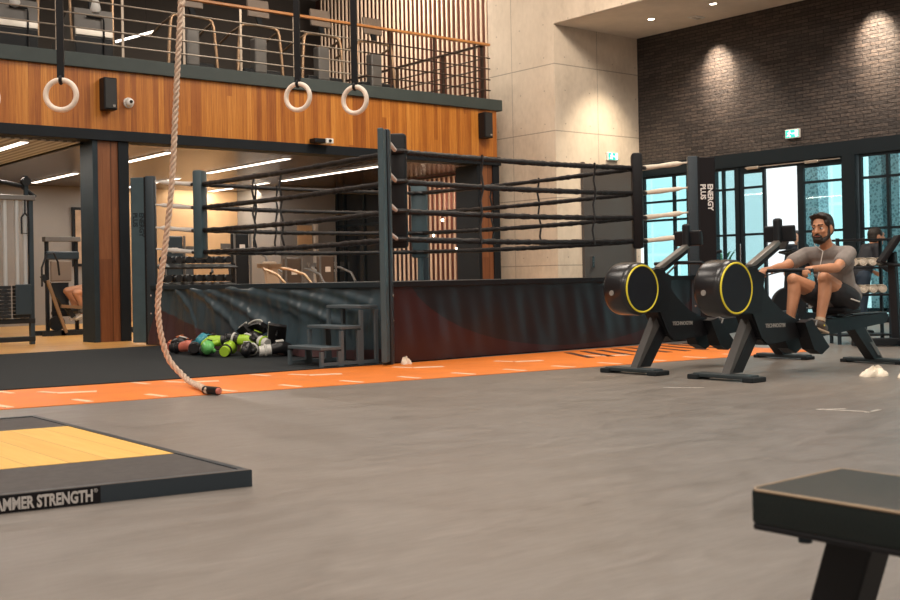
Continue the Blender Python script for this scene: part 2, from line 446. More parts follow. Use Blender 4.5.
def area(name, loc, target, power, col, sx, sy):
    l = bpy.data.lights.new(name, 'AREA'); l.energy = power; l.color = col; l.shape = 'RECTANGLE'; l.size = sx; l.size_y = sy
    o = bpy.data.objects.new(name, l); COL.objects.link(o); o.location = loc
    o.rotation_euler = (V(target) - V(loc)).to_track_quat('-Z', 'Y').to_euler(); return o
# ------------------------------------------------------------------ camera
cam_d = bpy.data.cameras.new('camera'); cam = bpy.data.objects.new('camera', cam_d); COL.objects.link(cam); scene.camera = cam
Rv, Uv, Fv = V((.77472, -.63201, -.01916)), V((.00992, -.01816, .99979)), V((.63223, .77474, .0078))
cam.matrix_world = Matrix((( Rv.x, Uv.x, -Fv.x, -6.333), (Rv.y, Uv.y, -Fv.y, -8.714), (Rv.z, Uv.z, -Fv.z, .82), (0, 0, 0, 1)))
cam_d.sensor_width = 36; cam_d.lens = 1128.2 * 36 / 900; cam_d.shift_y = -31.2 / 900
cam_d.clip_start = .05; cam_d.clip_end = 200
cam_d.dof.use_dof = True; cam_d.dof.focus_distance = 10.5; cam_d.dof.aperture_fstop = 7.

# ------------------------------------------------------------------ setting
XW, YB, XB, YR = 7.65, 6.6, 9.84, 5.42      # concrete wall plane, balcony face, brick wall plane, recess face
struct(MB().bx(-13, XB + .1, -14, 14.6, -.2, 0).build('floor', 'floor'))
struct(MB().bx(-13, XW, 4.9, 14.5, 0, .006).build('floor_wood', 'gym_floor_wood'))
struct(MB().bx(-13, XW, 14.5, 14.7, 0, 7).build('wall_back', 'wall_grey'))
struct(MB().bx(3.25, XW, 14.3, 14.5, .006, 2.86).build('wall_back_panel', 'wall_gold'))
struct(MB().bx(6.2, XW, 12.4, 14.28, .006, 2.86).build('wall_core', 'wall_core'))
struct(MB().bx(6.62, 6.98, 12.36, 12.4, 1.5, 2.02).build('trim_1', 'wall_gold'))
struct(MB().bx(7.02, 7.1, 12.3, 12.4, .006, 2.05).build('trim_2', 'hall_white'))
struct(MB().prism([(-13, YB + .3), (7.30, YB + .3), (7.30, 7.12), (XW, 7.12), (XW, 14.5), (-13, 14.5)], lambda u, v, w: V((u, v, w)), 2.86, 3.82).build('ceiling_gym', 'bronze_ceiling'))
struct(MB().bx(-13, XW, YB + .9, 14.5, 3.83, 4.0).build('floor_balcony', 'wall_dark'))
struct(MB().bx(-13, XW + 2.5, 14.5, 14.7, 7, 7.8).build('wall_back_upper', 'wall_dark'))
struct(MB().bx(-13, XW + 2.6, 14.2, 14.48, 4.0, 7.0).build('wall_upper', 'wall_dark'))
struct(MB().bx(-13, -.27, 6.95, 10.8, 2.83, 2.858).build('ceiling_slats', 'slatted_metal'))
struct(MB().bx(-.27, -.22, 6.95, 10.8, 2.81, 2.858).build('trim_9', 'beam'))
struct(MB().bx(-13, XB, -14, 14.6, 7.6, 7.8).build('ceiling', 'hall_white'))
struct(MB().bx(-13.2, -13, -14, 14.6, 0, 7.8).build('wall_left', 'hall_white'))
struct(MB().bx(-13, XB, -14.2, -14, 0, 7.8).build('wall_front', 'hall_white'))
# balcony face: boarded fascia between two steel beams
fa = MB().bx(-13, 7.32, YB, YB + .3, 2.99, 3.83).build('trim_fascia', 'fascia_wood'); struct(fa)
struct(MB().bx(-13, 7.42, YB - .06, YB + .9, 3.83, 4.03, .01).build('trim_beam_upper', 'beam_green'))
struct(MB().bx(-13, 7.40, YB - .02, YB + .3, 2.84, 2.99, .006).build('trim_beam_lower', 'beam'))
# concrete wall with the recess beside the entrance
struct(MB().bx(XW, XW + .35, YR, 7.12, 0, 5.25).build('wall_right_pier', 'concrete'))
struct(MB().bx(XW + .35, XB, YR, YR + .3, 0, 5.25).build('wall_recess', 'concrete'))
struct(MB().bx(XW, XB + .2, -14, 7.12, 5.25, 7.6).build('wall_right_upper', 'concrete'))
struct(MB().bx(XW + .02, XB, -14, YR, 5.24, 5.26).build('ceiling_soffit', 'soffit'))
struct(MB().bx(XW, XW + .3, 7.12, 7.16, 4.0, 7.6).build('trim_3', 'concrete'))
struct(MB().bx(XB, XB + .25, -14, YR + .3, 2.86, 5.25).build('wall_brick', 'brick'))
struct(MB().bx(XW + .9, XW + 1.0, 7.12, 14.5, .0, 7.6).build('wall_stair', 'wall_bronze'))
# door in the recess below the exit sign
d = MB().bx(8.30, 9.60, YR - .03, YR + .02, 0, 2.79).build('door_2', 'door_grey'); struct(d)
MB().bx(8.42, 8.48, YR - .09, YR - .03, .95, 1.15).build('door_handle', 'chrome', d)
MB().bx(8.26, 8.31, YR - .06, YR, 0, 2.84).build('door_frame', 'door_grey', d)
MB().bx(9.59, 9.64, YR - .06, YR, 0, 2.84).build('door_frame', 'door_grey', d)

# glazed entrance wall
struct(MB().bx(XB - .06, XB + .2, -14, YR, 2.63, 2.86).build('trim_lintel', 'frame_teal'))
def glazed(name, y0, y1, mull=(), rails=(1.46, 2.255), gl='glass'):
    """framed window between y0 and y1 (y0 < y1) with the given mullions and rails"""
    f = MB(); w = .045; x0, x1 = XB - .03, XB + .03
    f.bx(x0, x1, y0, y0 + w, 0, 2.63); f.bx(x0, x1, y1 - w, y1, 0, 2.63)
    f.bx(x0, x1, y0 + w, y1 - w, 2.585, 2.63); f.bx(x0, x1, y0 + w, y1 - w, 0, .1)
    for m in mull: f.bx(x0, x1, m - .022, m + .022, .1, 2.585)
    for z in rails: f.bx(x0 + .008, x1 - .008, y0 + w, y1 - w, z - .02, z + .02)
    o = f.build(name, 'frame_teal'); struct(o)
    MB().bx(XB, XB + .012, y0 + w * .5, y1 - w * .5, .08, 2.60).build('glass_pane', gl, o)
    return o
glazed('window_1', 4.26, 5.33, (4.60,), (1.80, 2.14))
glazed('window_2', 3.21, 3.76, (3.50,))
glazed('window_3', -.76, .90, (.42, -.2))
glazed('window_4', -3.2, -.80, (-1.4, -2.0, -2.6)); glazed('window_5', -6.2, -3.24, (-4.2, -5.2)); glazed('window_6', -10., -6.24, (-7.5, -8.8))
struct(MB().bx(XB - .08, XB + .2, 3.76, 4.26, 0, 2.63).build('trim_4', 'frame_teal'))
struct(MB().bx(XB - .10, XB + .12, .93, 1.15, 0, 2.63).build('trim_5', 'frame_teal'))
struct(MB().bx(XB - .04, XB + .08, 3.155, 3.205, 0, 2.63).build('trim_6', 'frame_teal'))
struct(MB().bx(XB, XB + .2, -14, -10, 0, 2.6).build('wall_entrance', 'wall_dark'))
# entrance doors with the open gap between them
def leaf(name, w, loc, rz):
    f = MB()
    for a, b in ((0, .05), (w - (.12 if w > .7 else .06), w)): f.bx(-.025, .025, a, b, .01, 2.56)
    for a, b in ((.01, .14), (1.44, 1.48), (2.24, 2.28), (2.50, 2.56)): f.bx(-.023, .023, .05, w - .06, a, b)
    o = f.build(name, 'frame_teal'); struct(o)
    MB().bx(-.006, .006, .03, w - .03, .08, 2.52).build('glass_pane', 'glass', o)
    MB().tube([(-.025, w - .03, .8), (-.08, w - .03, .8), (-.08, w - .03, 1.3), (-.025, w - .03, 1.3)], .011).build('door_handle', 'chrome', o)
    MB().box((-.05, w - .30, 2.585), (.07, .24, .05), None, .01).build('door_closer', 'steel_shine', o)
    o.location = loc; o.rotation_euler = (0, 0, rz); return o
leaf('door_1', .86, (XB + .0, 1.155, 0), 0)
leaf('door_3', .51, (XB + .0, 2.64, 0), 0)
struct(MB().bx(XB - .025, XB + .06, 1.15, 3.155, 2.555, 2.63).build('trim_7', 'frame_teal'))
struct(MB().bx(XB - .075, XB - .055, 1.2, 3.0, 2.585, 2.60).build('trim_8', 'steel_shine'))

# outside: paving, a pale wall, a glazed facade and patterned screens
struct(MB().bx(XB + .1, 40, -30, 30, -.12, -.02).build('floor_outside', 'paving'))
def building(name, label, m, x0, x1, y0, y1, h, cat='building'):
    o = MB().bx(x0, x1, y0, y1, -.02, h).build(name, m); tag(o, label, cat); return o
building('office_facade', 'pale teal glazed office facade seen across the forecourt', 'facade_glazing', 30, 31, -20, 26, 9)
building('garden_wall', 'plain white wall seen through the open entrance door', 'ext_white', 19.0, 19.2, 8.0, 11.0, 4.2, 'wall')
for i, (x, y, lb) in enumerate(((15.6, 5.40, 'teal perforated screen column seen through the shut entrance door'), (14.4, 2.80, 'teal perforated screen column nearest the right picture edge'), (14.4, 3.17, 'teal perforated screen column beside the mullion right of the entrance'))):
    c = thing('screen_column', lb, 'column', (x, y, -.02), 0, 'perforated screen columns outside')
    MB().bx(x - .2, x + .2, y - (.19 if y > 4 else .13), y + (.19 if y > 4 else .13), -.02, 4.5).build('perforated_panel', 'dotted', c)
    MB().bx(x - .26, x + .26, y - .22, y + .22, 4.5, 4.62).build('cap', 'frame_teal', c)
    MB().bx(x - .26, x + .26, y - .22, y + .22, -.02, .06).build('base', 'frame_teal', c)

# ------------------------------------------------------------------ sprint track, rubber mat
def polyslab(pts, z0, z1, name, m, parent=None):
    return MB().prism(pts, lambda u, v, w: V((u, v, w)), z0, z1).build(name, m, parent)
# painted sprint lane: lower edge runs slightly askew of the ring
lo = lambda x: -1.02 - .146 * (x + 3.93)
tr = thing('sprint_track', 'orange sprint track strip with white marks along the front of the ring', 'track', (-3, -.6, 0))
polyslab([(-12.5, lo(-12.5)), (3.9, lo(3.9)), (3.9, -.1), (-.05, .03), (-2.1, .16), (-3.6, .37), (-12.5, 1.6)], 0, .004, 'track_surface', 'track', tr)
k = 0
for i in range(-9, 13):
    x = -3.32 + i * .52
    y = lo(x)
    MB().bar((x, y + .07, .0055), (x - .02, y + .33, .0055), .055, .003).build('edge_mark', 'track_mark', tr)
    xu = -3.5 + i * 1.04
    if xu < -.3 and i < 3:
        yu = .28 - .12 * (xu + 3)
        MB().bar((xu, yu - .30, .0055), (xu - .02, yu - .03, .0055), .05, .003).build('lane_mark', 'track_mark', tr)
for x, y in ((-3.25, -.22), (-2.2, -.18), (-1.15, -.42), (-.1, -.52), (.95, -.74), (2.0, -.9)):
    MB().bar((x, y, .0055), (x + .26, y - .11, .0055), .10, .003).bar((x - .06, y + .22, .0055), (x, y + .02, .0055), .06, .003).build('distance_mark', 'track_mark', tr)
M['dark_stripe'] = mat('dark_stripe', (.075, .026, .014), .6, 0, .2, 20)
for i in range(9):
    x = 2.15 + i * .24; MB().bar((x, -.25, .0055), (x - .40 + .02 * i, -.98 - .03 * i, .0055), .075, .003).build('diagonal_stripe', 'dark_stripe', tr)  # dark brown diagonal bars laid over the orange strip
mt = polyslab([(-12.5, 1.58), (-3.6, .38), (-2.1, .17), (-.05, .035), (-.02, 5.02), (-2.2, 5.06), (-12.5, 5.3)], 0, .012, 'rubber_mat', 'black_rubber')
tag(mt, 'black rubber floor mat between the orange track and the balcony', 'mat')
for pts in (((-.05, -3.4), (.14, -3.62)), ((-.47, -4.92), (-.33, -5.02)), ((-.41, -5.2), (-.25, -5.19)), ((-.45, -4.95), (-.36, -5.2))):
    a, b = V((*pts[0], .002)), V((*pts[1], .002))
    struct(MB().bar(a, b, .03, .003).build('floor_mark', 'faded_mark'))

# ------------------------------------------------------------------ columns below the balcony
def column(label, x0, y0, w=.53, dp=.46):
    c = thing('column', label, 'column', (x0 + w / 2, y0 + dp / 2, 0), 0, 'columns carrying the balcony')
    MB().bx(x0, x0 + .075, y0, y0 + dp, .006, 2.84).build('flange', 'beam' if x0 > 1 else 'steel', c)
    MB().bx(x0 + w - .15, x0 + w, y0, y0 + dp, .006, 2.84).build('flange', 'beam', c)
    MB().bx(x0 + .075, x0 + w - .15, y0 + .03, y0 + dp - .03, .006, 2.84).build('timber_infill', 'column_wood', c)
column('steel and timber column standing free at the left, between the gym machines and the ring', -.225, 6.62)
column('steel and timber column at the far end of the balcony beside the concrete wall', 6.86, 6.62, .52, .62)

# ------------------------------------------------------------------ boxing ring
RX, RY, E, PH = 4.77, 5.48, .553, .787
ring = thing('boxing_ring', 'raised boxing ring with black ropes and dark vinyl skirts', 'boxing ring', (0, 0, 0))
MB().bx(.10, RX - .1, .10, RY - .1, .0, PH - .02).build('platform', 'black', ring)
MB().bx(.04, RX - .04, .04, RY - .04, PH - .02, PH, .008).build('canvas', 'slate_pad', ring)
SWAG = ((3.3, .75, .9, .36, .045), (2.7, .76, .7, .52, .04), (4.1, .74, 2.3, .30, .04), (1.6, .77, .3, .56, .03), (4.7, .74, 4.0, .10, .04), (4.4, .76, 3.0, .22, .04), (3.7, .76, 1.6, .42, .03))
def skirt(axis, name, m, wr, seed):
    rnd = random.Random(seed); ph = [rnd.uniform(0, 6) for _ in range(6)]
    L = RX if axis == 0 else RY
    def f(a, b):
        t = a * (L - .12) + .06; z = .012 + b * (PH - .014)
        s = 1 - b
        dsp = wr * (.5 * math.sin(5.2 * t + 1.6 * z + ph[0]) * s + .35 * math.sin(13 * t - 2.5 * z + ph[1]) * (.3 + .7 * s) + .2 * math.sin(29 * t + 5 * z + ph[2]) * s * b * 3
                    + .5 * math.sin(6 * z - 2.1 * t + ph[3]) * s)
        if axis == 1:                               # long slack swags across the left skirt
            for ya, za, yb, zb, am in SWAG:
                q = (t - ya) / (yb - ya)
                if -.1 < q < 1.1:
                    zc = za + (zb - za) * max(0, q) ** 1.5
                    dsp -= .85 * am * math.exp(-((z - zc) / .05) ** 2) * max(0, min(1, (q + .1) * 5, (1.1 - q) * 5))
        dsp = max(-.06, min(.03, dsp)) - .012 * s
        return V((t, .075 + dsp, z)) if axis == 0 else V((.075 + dsp, t, z))
    return MB().grid(f, 210, 44).build(name, m, ring, True)
skirt(0, 'skirt', 'apron_right', .018, 3)
skirt(1, 'skirt', 'apron_left', .058, 11)
MB().bx(.06, RX - .06, .035, .055, PH - .05, PH + .004, .004).build('edge_trim', 'black', ring)
MB().bx(.035, .055, .06, RY - .06, PH - .05, PH + .004, .004).build('edge_trim', 'steel', ring)
corners = {'front': (0, 0, -1, -1), 'left': (0, RY, -1, 1), 'right': (RX, 0, 1, -1), 'back': (RX, RY, 1, 1)}
RZ = (1.220, 1.507, 1.809, 2.116)
pads = {}
for cn, (x, y, sx, sy) in corners.items():
    o = V((sx, sy, 0)).normalized()                 # outwards along the diagonal
    p = V((x, y, 0)) - o * (0. if cn == 'front' else .09)
    rot = Matrix((o, V((-o.y, o.x, 0)), V((0, 0, 1)))).transposed()
    top = 2.245
    post = MB().box(p - o * .02 + V((0, 0, top / 2)), (.12, .10, top), rot, .012).build('corner_post', 'post_blue', ring, True)
    MB().box(p + o * .145 + V((0, 0, .05 + (top - .08) / 2)), (.21, .055, top - .05), rot, .01).build('banner_panel', 'panel_black' if cn == 'right' else 'pad_blue', post)
    MB().box(p + o * .05 + V((0, 0, top / 2)), (.03, .07, top - .02), rot).build('channel', 'black', post)
    for zz in (.42, .66):
        MB().cyl(p - o * .02 + V((-o.y, o.x, 0)) * .06 + V((0, 0, zz)), p - o * .02 - V((-o.y, o.x, 0)) * .06 + V((0, 0, zz)), .012).build('bolt', 'chrome', post)
    q = V((x - sx * E, y - sy * E, 0)); pads[cn] = q
    MB().box(q + V((0, 0, 1.715)), (.13, .20 if cn == 'front' else .25, 1.17), rot, .03).build('corner_pad', 'pad_blue' if cn in ('left', 'back') else 'black', ring, True)
    if cn == 'back':
        MB().cyl(q + V((0, 0, PH)), q + V((0, 0, 1.16)), .045).build('pad_stand', 'pad_blue', ring)
    for zz in RZ:
        a = p - o * .08 + V((0, 0, zz + .055)); b = q + o * .05 + V((0, 0, zz))
        n = 10
        rr = [.012, .012] + [.030 + .0035 * math.sin(i * 1.1 + zz * 9) for i in range(n - 1)] if cn != 'front' else [.02] * (n + 1)
        MB().tube([a.lerp(b, i / n) for i in range(n + 1)], rr, 10).build('turnbuckle_cover', 'white_cloth' if cn != 'right' else 'cream_cloth', ring, True)
        MB().torus(q + V((0, 0, zz)), .10, .026, (0, 0, 1), 20, 8).build('rope_loop', 'rope_black', ring, True)
def rope_line(a, b, z, seed):
    rnd = random.Random(seed); n = 110; pts = []; rs = []
    for i in range(n + 1):
        t = i / n; p = a.lerp(b, t); sag = .018 * math.sin(PI * t)
        pts.append(V((p.x, p.y, z - sag))); rs.append(.029 + rnd.uniform(-.0045, .0045) + (.003 if (i // 4) % 2 else 0))
    return MB().tube(pts, rs, 9).build('ring_rope', 'rope_black', ring, True)
sides = (('front', 'right'), ('front', 'left'), ('left', 'back'), ('right', 'back'))
for i, (a, b) in enumerate(sides):
    A, B = pads[a], pads[b]; dd = (B - A).normalized() * .05
    for j, z in enumerate(RZ): rope_line(A + dd, B - dd, z, i * 10 + j)
    for t in ((.305, .785), (.53, .68), (.22, .31), (.40, .62))[i]:
        p = A.lerp(B, t); n = V((dd.y, -dd.x, 0)).normalized()
        pts = []
        for z in (RZ[3] + .03, RZ[3] - .05, 1.95, RZ[2] + .02, RZ[2] - .05, 1.65, RZ[1] + .02, RZ[1] - .05, 1.35, RZ[0] + .02, RZ[0] - .045):
            pts.append(p + n * (.028 if len(pts) % 3 != 2 else .0) + dd.normalized() * (.02 * math.sin(z * 4)) + V((0, 0, z)))
        MB().tube(pts, .0135, 7).build('rope_tie', 'rope_black', ring, True)
# lettering on the corner posts' banner panels
for cn, m, sgn in (('right', 'white_paint', 1), ('left', 'steel', 1)):
    x, y, sx, sy = corners[cn]; o = V((sx, sy, 0)).normalized(); p = V((x, y, 0)) - o * .09
    face = V((-1, -1, 0)).normalized(); rt = V((1, -1, 0)).normalized() # picture right
    base = p + o * .145 + face * .0295
    tp = 1.90 if cn == 'right' else 1.76
    for k_, (w, off) in enumerate((('ENERGY', .014), ('PLUS', -.072))):
        text('lettering', w, .088, base + rt * off + V((0, 0, tp)), (0, 0, -1), rt, m, ring, .002, 'LEFT', .003, .98)

# steps up to the ring
st = thing('ring_steps', 'dark grey three tread steel steps against the left skirt of the ring', 'steps', (-.36, .36, .012))
yA, yB_ = .13, .72
for i in range(3):
    x0, x1, h = -.675 + .225 * i, -.675 + .225 * (i + 1), .188 * (i + 1)
    if i == 2: x1 = -.02
    MB().bx(x0, x1, yA, yB_, h - .022, h + .008, .005).build('tread', 'step_grey', st)
    for y in (yA + .016, yB_ - .016):
        f = MB()
        for x in (x0 + .016, x1 - .016): f.bx(x - .016, x + .016, y - .016, y + .016, .012, h - .035)
        f.bx(x0 + .02, x1 - .02, y - .014, y + .014, .02, .05); f.build('side_frame', 'step_grey', st)

# ------------------------------------------------------------------ boxing gloves and pads by the skirt
def cloth_mat(name, c, r=.35): M[name] = mat(name, c, r, 0, .06, 8)
for nm, c in (('glove_teal', (.045, .30, .40)), ('glove_lime', (.42, .68, .05)), ('glove_green', (.16, .58, .16)), ('glove_orange', (.70, .22, .08)), ('glove_black', (.014, .014, .016)), ('glove_white', (.72, .72, .68)), ('glove_coral', (.60, .17, .12))):
    cloth_mat(nm, c)
def glove(label, loc, rot, body, cuff, trim):
    t = thing('boxing_glove', label, 'boxing glove', loc, 0, 'boxing gloves heaped by the ring skirt')
    def P(p): return rot @ V(p) + V(loc)
    b = MB()
    for p0, r0, p1, r1 in (((0, 0, .0), .058, (.10, 0, .015), .072), ((.10, 0, .015), .072, (.175, 0, -.015), .060), ((.175, 0, -.015), .058, (.15, 0, -.045), .045)):
        b.caps(P(p0), r0, P(p1), r1)
    b.build('padding', body, t, remesh=.011, it=6)
    MB().caps(P((.03, .062, -.01)), .027, P((.12, .066, -.02)), .027).build('thumb', body, t, True)
    MB().cyl(P((-.135, 0, -.002)), P((-.01, 0, 0)), .053, .060, 20).build('cuff', cuff, t, True)
    MB().torus(P((-.07, 0, 0)), .058, .013, rot @ V((1, 0, 0)), 22, 8).build('strap', trim, t, True)
    MB().box(P((.09, 0, .082)), (.085, .055, .012), rot, .004).build('emblem', trim, t, True)
    return t
GL = [ # px position on the mat, turn, body, cuff, trim, label
 ((-.40, 3.62, .085), .4, 'glove_orange', 'glove_coral', 'glove_orange', 'orange boxing glove at the left end of the heap, behind the climbing rope'),
 ((-.46, 3.18, .088), 2.1, 'glove_black', 'glove_orange', 'glove_white', 'black boxing glove with orange cuff and white band near the left of the heap'),
 ((-.62, 3.02, .085), 5.3, 'glove_coral', 'glove_black', 'glove_black', 'coral red boxing glove with black cuff beside the teal glove'),
 ((-.60, 2.72, .090), 1.0, 'glove_teal', 'glove_black', 'glove_black', 'teal boxing glove with black strap at the front of the heap'),
 ((-.40, 2.78, .17), 3.7, 'glove_teal', 'glove_teal', 'glove_black', 'teal boxing glove lying on top behind the front teal one'),
 ((-.62, 2.42, .086), 4.4, 'glove_green', 'glove_black', 'glove_black', 'mid green boxing glove at the front of the heap, right of the teal gloves'),
 ((-.42, 2.46, .165), 2.4, 'glove_lime', 'glove_black', 'glove_black', 'lime boxing glove on top of the heap beside the teal gloves'),
 ((-.50, 2.16, .088), .8, 'glove_lime', 'glove_lime', 'glove_black', 'all lime boxing glove in the middle front of the heap'),
 ((-.34, 2.18, .18), 5.4, 'glove_lime', 'glove_black', 'glove_white', 'lime boxing glove with white emblem on top in the middle of the heap'),
 ((-.36, 1.92, .088), 3.9, 'glove_black', 'glove_black', 'glove_white', 'black boxing glove with white band, at the front right of the heap'),
 ((-.20, 1.98, .17), 1.7, 'glove_black', 'glove_white', 'glove_lime', 'black boxing glove with lime band and white cuff, on the upper right of the heap'),
 ((-.22, 1.70, .088), 5.9, 'glove_black', 'glove_white', 'glove_white', 'black and white boxing glove at the right end of the heap near the steps')]
for p, a, b_, c_, t_, lb in GL:
    p = (p[0], p[1] + .10, p[2] + .006)
    rt = Euler((random.uniform(-.35, .35), random.uniform(-.25, .25), a)).to_matrix()
    glove(lb, p, rt, b_, c_, t_)
def focus_pad(label, loc, rot):
    t = thing('focus_pad', label, 'boxing pad', loc, 0, 'curved black strike pads behind the gloves')
    def f(u, v, w): # curved shield
        a = (u - .5) * 1.5
        return rot @ V((.19 * math.sin(a) / .75, v, .12 * math.cos(a) + w)) + V(loc)
    b = MB(); n = 12; ww = .095
    lo_ = [[b.bm.verts.new(f(i / n, s, z)) for s in (-ww, ww)] for z in (-.045, 0) for i in range(n + 1)]
    A, B = lo_[:n + 1], lo_[n + 1:]
    for i in range(n):
        b.bm.faces.new((B[i][0], B[i + 1][0], B[i + 1][1], B[i][1])); b.bm.faces.new((A[i][1], A[i + 1][1], A[i + 1][0], A[i][0]))
        for s in (0, 1): b.bm.faces.new((A[i][s], A[i + 1][s], B[i + 1][s], B[i][s]))
    for i in (0, n): b.bm.faces.new((A[i][0], A[i][1], B[i][1], B[i][0]))
    b.build('cushion', 'glove_black', t, True)
    MB().tube([f(i / 14, ww, .004) for i in range(15)], .011, 8).build('edge_piping', 'glove_white', t, True)
    MB().tube([f(.25, 0, -.045), f(.3, 0, -.10), f(.7, 0, -.10), f(.75, 0, -.045)], .012).build('grip_strap', 'black', t)
focus_pad('curved black strike pad with white edge leaning on the skirt behind the lime gloves', (-.16, 2.55, .20), Euler((.9, .2, 1.3)).to_matrix())
focus_pad('curved black strike pad with white edge at the right end of the glove heap', (-.15, 1.84, .17), Euler((.3, 1.0, 1.2)).to_matrix())
focus_pad('curved black strike pad lying flat on top between the lime and black gloves', (-.13, 2.22, .24), Euler((.5, .1, 1.5)).to_matrix())

# ------------------------------------------------------------------ climbing rope
cr = thing('climbing_rope', 'thick beige three strand climbing rope hanging down and trailing on the track', 'rope', (-2.35, -.5, 0))
key = [(-2.20, -.62, 7.6), (-2.31, -.53, 3.4), (-2.329, -.517, 3.05), (-2.368, -.477, 2.262), (-2.398, -.446, 1.632), (-2.44, -.407, 1.159), (-2.486, -.365, .766), (-2.494, -.358, .609), (-2.478, -.369, .411), (-2.435, -.41, .22), (-2.37, -.50, .10), (-2.365, -.66, .045), (-2.42, -.92, .034), (-2.53, -1.235, .034)]
def spline(kp, n):
    P = [V(p) for p in kp]; P = [2 * P[0] - P[1]] + P + [2 * P[-1] - P[-2]]; out = []
    for i in range(1, len(P) - 2):
        m = n if (P[i + 1] - P[i]).length > .02 else 2
        m = max(3, int((P[i + 1] - P[i]).length / .012))
        for k_ in range(m):
            t = k_ / m; a, b, c, d_ = P[i - 1:i + 3]
            out.append(.5 * ((2 * b) + (c - a) * t + (2 * a - 5 * b + 4 * c - d_) * t * t + (3 * b - a - 3 * c + d_) * t ** 3))
    return out + [P[-2]]
cp = spline(key, 10)
M['rope_beige'] = mat('rope_beige', (.60, .47, .37), .85, 0, .3, 40, bump=.5, bscale=180)
prev = None; fr = []
for i, p in enumerate(cp):
    t = (cp[min(i + 1, len(cp) - 1)] - cp[max(i - 1, 0)]).normalized()
    a = (t.cross(V((0, 1, 0))) if prev is None else prev - t * prev.dot(t)).normalized(); prev = a; fr.append((p, a, t.cross(a)))
ln = [0]
for a, b in zip(cp, cp[1:]): ln.append(ln[-1] + (b - a).length)
strands = MB()
for k_ in range(3):
    strands.tube([p + (a * math.cos(l * 2 * PI / .15 + k_ * 2 * PI / 3) + b * math.sin(l * 2 * PI / .15 + k_ * 2 * PI / 3)) * .0140 for (p, a, b), l in zip(fr, ln)], .0115, 6)
strands.build('strands', 'rope_beige', cr, True)
MB().cyl(cp[-1] + V((.015, .06, 0)), cp[-1] - V((-.008, .045, 0)) + V((.03, -.06, 0)), .030, .030, 14).build('end_cap', 'black_gloss', cr, True)
MB().cyl(cp[-1] + V((.036, -.096, 0)), cp[-1] + V((.042, -.118, 0)), .029, .02, 14).build('cap_tip', 'glove_coral', cr, True)

# ------------------------------------------------------------------ gymnastic rings
def gym_ring(label, c, rz):
    t = thing('gymnastic_ring', label, 'gymnastic ring', c, 0, 'wooden gymnastic rings on straps')
    nrm = Euler((0, 0, rz)).to_matrix() @ V((0, 1, 0)); rt = Euler((0, 0, rz)).to_matrix() @ V((1, 0, 0)); c = V(c)
    MB().torus(c, .102, .0185, nrm, 44, 12).build('ring', 'ring_wood', t, True)
    rot = Matrix((rt, nrm, V((0, 0, 1)))).transposed()
    MB().box(c + V((0, 0, .102 + (7.6 - c.z - .102) / 2)), (.047, .02, 7.6 - c.z - .102), rot).build('strap', 'black', t)
    MB().torus(c + V((0, 0, .102)), .022, .012, rt, 14, 8).build('strap_loop', 'black', t, True)
a0 = -.6
gym_ring('pale wooden ring cut by the left picture edge, on a black strap', (-3.925, -.752, 2.105), a0)
gym_ring('pale wooden ring on a black strap, left of the wall speaker', (-3.51, -1.093, 2.117), a0)
gym_ring('pale wooden ring on a black strap, left one of the middle pair', (-1.675, -1.172, 2.251), a0 - .42)
gym_ring('pale wooden ring on a black strap, right one of the middle pair', (-1.331, -1.452, 2.219), a0 - .5)

# ------------------------------------------------------------------ wall fittings
def speaker(label, x, z0, z1, w=.19):
    t = thing('wall_speaker', label, 'speaker', (x, YB, (z0 + z1) / 2), 0, 'black wall speakers on the fascia')
    MB().bx(x - w / 2, x + w / 2, YB - .20, YB - .02, z0, z1, .012).build('cabinet', 'black', t)
    MB().bx(x - w / 2 + .015, x + w / 2 - .015, YB - .212, YB - .2, z0 + .02, z1 - .02, .004).build('grille', 'grille', t)
    MB().bx(x + w / 2 - .07, x + w / 2 - .035, YB - .217, YB - .212, z0 + .04, z0 + .07).build('badge', 'chrome', t)
    MB().bx(x - .03, x + .03, YB - .03, YB, (z0 + z1) / 2 - .06, (z0 + z1) / 2 + .06).build('bracket', 'steel', t)
speaker('black wall speaker on the timber fascia at the left', -.035, 3.25, 3.70)
speaker('black wall speaker at the right end of the timber fascia', 6.96, 3.30, 3.76)
t = thing('dome_camera', 'small pale dome camera on the timber fascia', 'camera', (.30, YB, 3.396))
MB().cyl((.30, YB, 3.396), (.30, YB - .03, 3.396), .074, .074, 24).build('base_plate', 'white_paint', t, True)
MB().ell((.30, YB - .06, 3.396), (.062, .055, .062)).build('dome', 'white_paint', t, True)
MB().cyl((.30, YB - .112, 3.40), (.30, YB - .128, 3.40), .024, .02).build('lens', 'black', t, True)
t = thing('bullet_camera', 'small black and white security camera on the lower edge of the fascia', 'camera', (3.46, YB, 3.02))
MB().bx(3.50, 3.64, YB - .22, YB - .04, 2.995, 3.075, .012).build('housing', 'white_paint', t)
MB().bx(3.30, 3.50, YB - .20, YB - .03, 3.0, 3.07, .012).build('mount', 'black', t)
MB().cyl((3.57, YB - .22, 3.035), (3.57, YB - .24, 3.035), .026, .022).build('lens', 'black', t)
